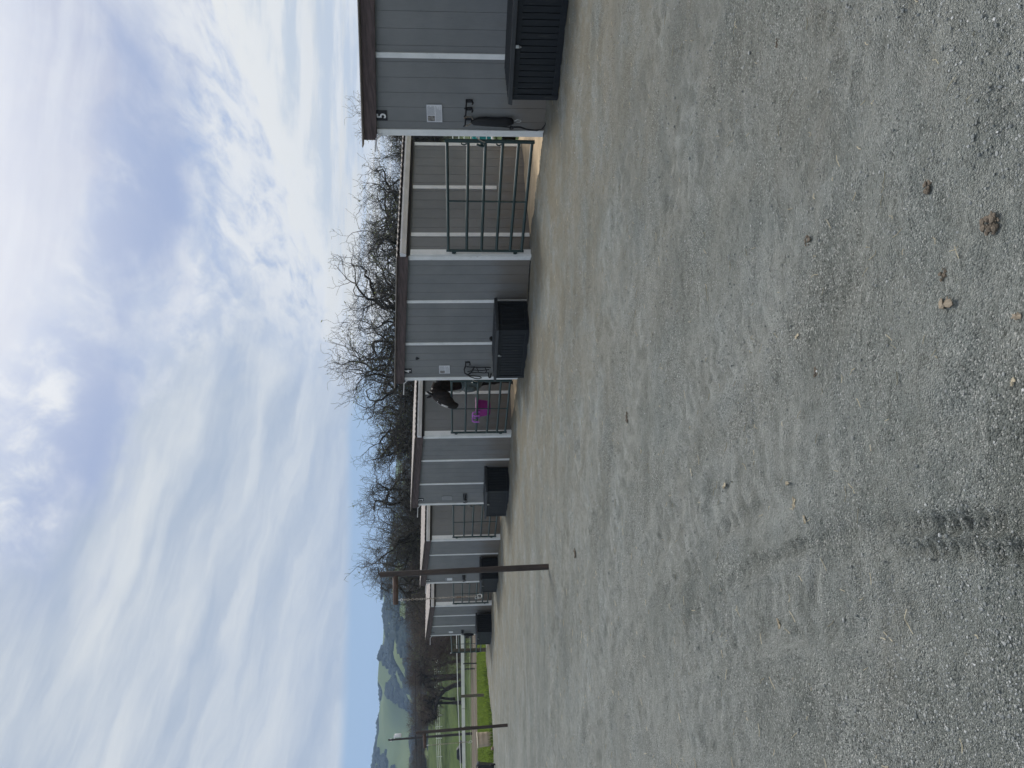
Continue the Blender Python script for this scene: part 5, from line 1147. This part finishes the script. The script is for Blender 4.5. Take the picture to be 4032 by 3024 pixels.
# straw wisps
n = 750; dist = 2 + 12 * rng.random(n) ** 1.1; an = rng.uniform(R(-36), R(34), n); x = np.sin(an) * dist; y = np.cos(an) * dist
k = inside_yard(x, y); x, y, dist = x[k], y[k], dist[k]; a = rng.uniform(0, PI, len(x)); L = rng.uniform(.008, .035, len(x)) * np.interp(dist, [2, 12], [.8, 1.5]); c = np.stack([x, y, on_ground(x, y) + .006], -1); d = np.stack([np.cos(a) * L, np.sin(a) * L, rng.normal(0, .003, len(x))], -1)
md = c + rng.normal(0, .004, c.shape); r = np.full(len(x), .0014) * np.interp(dist, [2, 12], [1, 2.2]); Va, Fa = seg_mesh(c - d, md, r, r, 3); Vb, Fb = seg_mesh(md, c + d, r, r, 3)
tag(fast_mesh('straw', np.concatenate([Va, Vb]), np.concatenate([Fa, Fb + len(Va)]), mat('straw_stalk', (.40, .36, .26), .7, .2, 3)), 'thin straw stalks strewn over the gravel', 'straw', kind='stuff')
M_DUNG = mat('dry_dung', (0.120, 0.100, 0.078), .95, .4, 60, 1.0, 120); M_DLEAF = mat('dry_leaf', (0.22, 0.185, 0.14), .8, .25, 40); M_CHIP = mat('pale_wood_chip', (0.33, 0.29, 0.21), .8, .2, 30)
def gpt(px_, py_):      # display-pixel position -> point on flat ground (used once to note where things lie)
    pass
def dung(x, y, r, lab, lumps=9, seed=1):
    rg_ = np.random.default_rng(seed); C = []; S = []; r *= .85; lumps = lumps * 3
    for i in range(lumps):
        a_ = rg_.uniform(0, 2 * PI); q_ = r * .95 * math.sqrt(rg_.random()); s_ = r * rg_.uniform(.10, .34); C.append((q_ * math.cos(a_), q_ * math.sin(a_), s_ * .35)); S.append((s_, s_ * .85, s_ * .55))
    m_ = MB()
    for c, s_ in zip(C, S):
        m_.add([tuple(np.array(c) + v * np.array(s_) * (1 + rg_.normal(0, .12))) for v in ico_v], [tuple(f) for f in ico_f])
    return tag(m_.build('dung', M_DUNG, loc=(x, y, float(on_ground(x, y)[0]))), lab, 'dung', 'dung lumps on the gravel')
def leaf(x, y, r, lab, m, name, seed=1):
    rg_ = np.random.default_rng(seed); n_ = 22; r *= .72; a0 = rg_.uniform(0, 6); vs = [(0, 0, r * .25)]
    for i in range(n_):
        a_ = 2 * PI * i / n_; rr2 = r * (.75 + .35 * math.cos(2 * (a_ - a0)) + rg_.normal(0, .20)); vs.append((rr2 * math.cos(a_), rr2 * math.sin(a_), abs(rg_.normal(0, .16)) * r))
    m_ = MB(); m_.add(vs, [(0, 1 + i, 1 + (i + 1) % n_) for i in range(n_)]); o = m_.build(name, m, loc=(x, y, float(on_ground(x, y)[0]) + .004)); s_ = o.modifiers.new('thick', 'SOLIDIFY'); s_.thickness = .002
    return tag(o, lab, 'leaf' if 'leaf' in name else 'wood chip', 'leaf and wood scraps on the gravel')
dung(0.40, 1.86, .040, 'largest round brown dung lump lying on the gravel', 12, 3)
dung(0.57, 2.13, .026, 'dark brown dung crumbs to the right of the largest lump', 9, 4)
dung(0.30, 2.07, .022, 'flat brown dung smear between the dry leaf and the largest lump', 8, 5)
dung(0.03, 2.83, .024, 'small brown dung lump near the middle of the yard', 7, 6)
dung(-0.29, 6.28, .05, 'dark clod lying farther out on the open gravel', 7, 7)
dung(1.47, 3.19, .024, 'brown dung crumb near the right side of the gravel', 6, 8)
dung(0.55, 2.90, .028, 'brown dung lump beside a wood chip, right of centre', 7, 9)
dung(-2.11, 9.31, .075, 'brown clod on the gravel in front of the stable with the nearer pole', 8, 10)
leaf(0.21, 2.04, .038, 'large dry tan leaf lying left of the brown dung lumps', M_DLEAF, 'dry_leaf', 2)
leaf(0.15, 1.75, .022, 'small dry brown leaf at the near edge of the gravel', M_DLEAF, 'dry_leaf', 5)
leaf(-1.07, 3.24, .030, 'pale wood chip lying alone on the left of the gravel', M_CHIP, 'wood_chip', 3)
leaf(-0.55, 3.89, .026, 'pale wood chip farthest out of the four in the middle', M_CHIP, 'wood_chip', 4)
leaf(-0.51, 3.04, .030, 'broad pale wood chip near the tyre mark', M_CHIP, 'wood_chip', 6)
leaf(-0.56, 2.95, .024, 'pale wood chip just left of the broad one', M_CHIP, 'wood_chip', 7)
leaf(-0.43, 3.08, .020, 'little pale wood chip just right of the broad one', M_CHIP, 'wood_chip', 8)
leaf(0.18, 2.97, .018, 'narrow yellow wood chip in the middle of the gravel', M_CHIP, 'wood_chip', 9)
leaf(-0.01, 1.79, .016, 'pinkish flat chip at the near edge of the gravel', M_CHIP, 'wood_chip', 10)

# ================================================================== HAZE
def haze():
    m = bpy.data.materials.new('thin_air'); m.use_nodes = True; t = NT(m.node_tree); t.n.remove(t.n['Principled BSDF']); out = t.n['Material Output']
    v = t.node('ShaderNodeVolumePrincipled'); v.inputs['Color'].default_value = (.46, .66, 1.0, 1); v.inputs['Density'].default_value = HAZE_D; v.inputs['Anisotropy'].default_value = 0.2
    t.l.new(v.outputs[0], out.inputs['Volume'])
    o = MB().box(-3200, 3200, -700, 3300, -60, 420).build('haze', m); tag(o, 'thin blue haze in the air over the valley', 'haze', kind='stuff')
HAZE_D = 0.00016
haze()
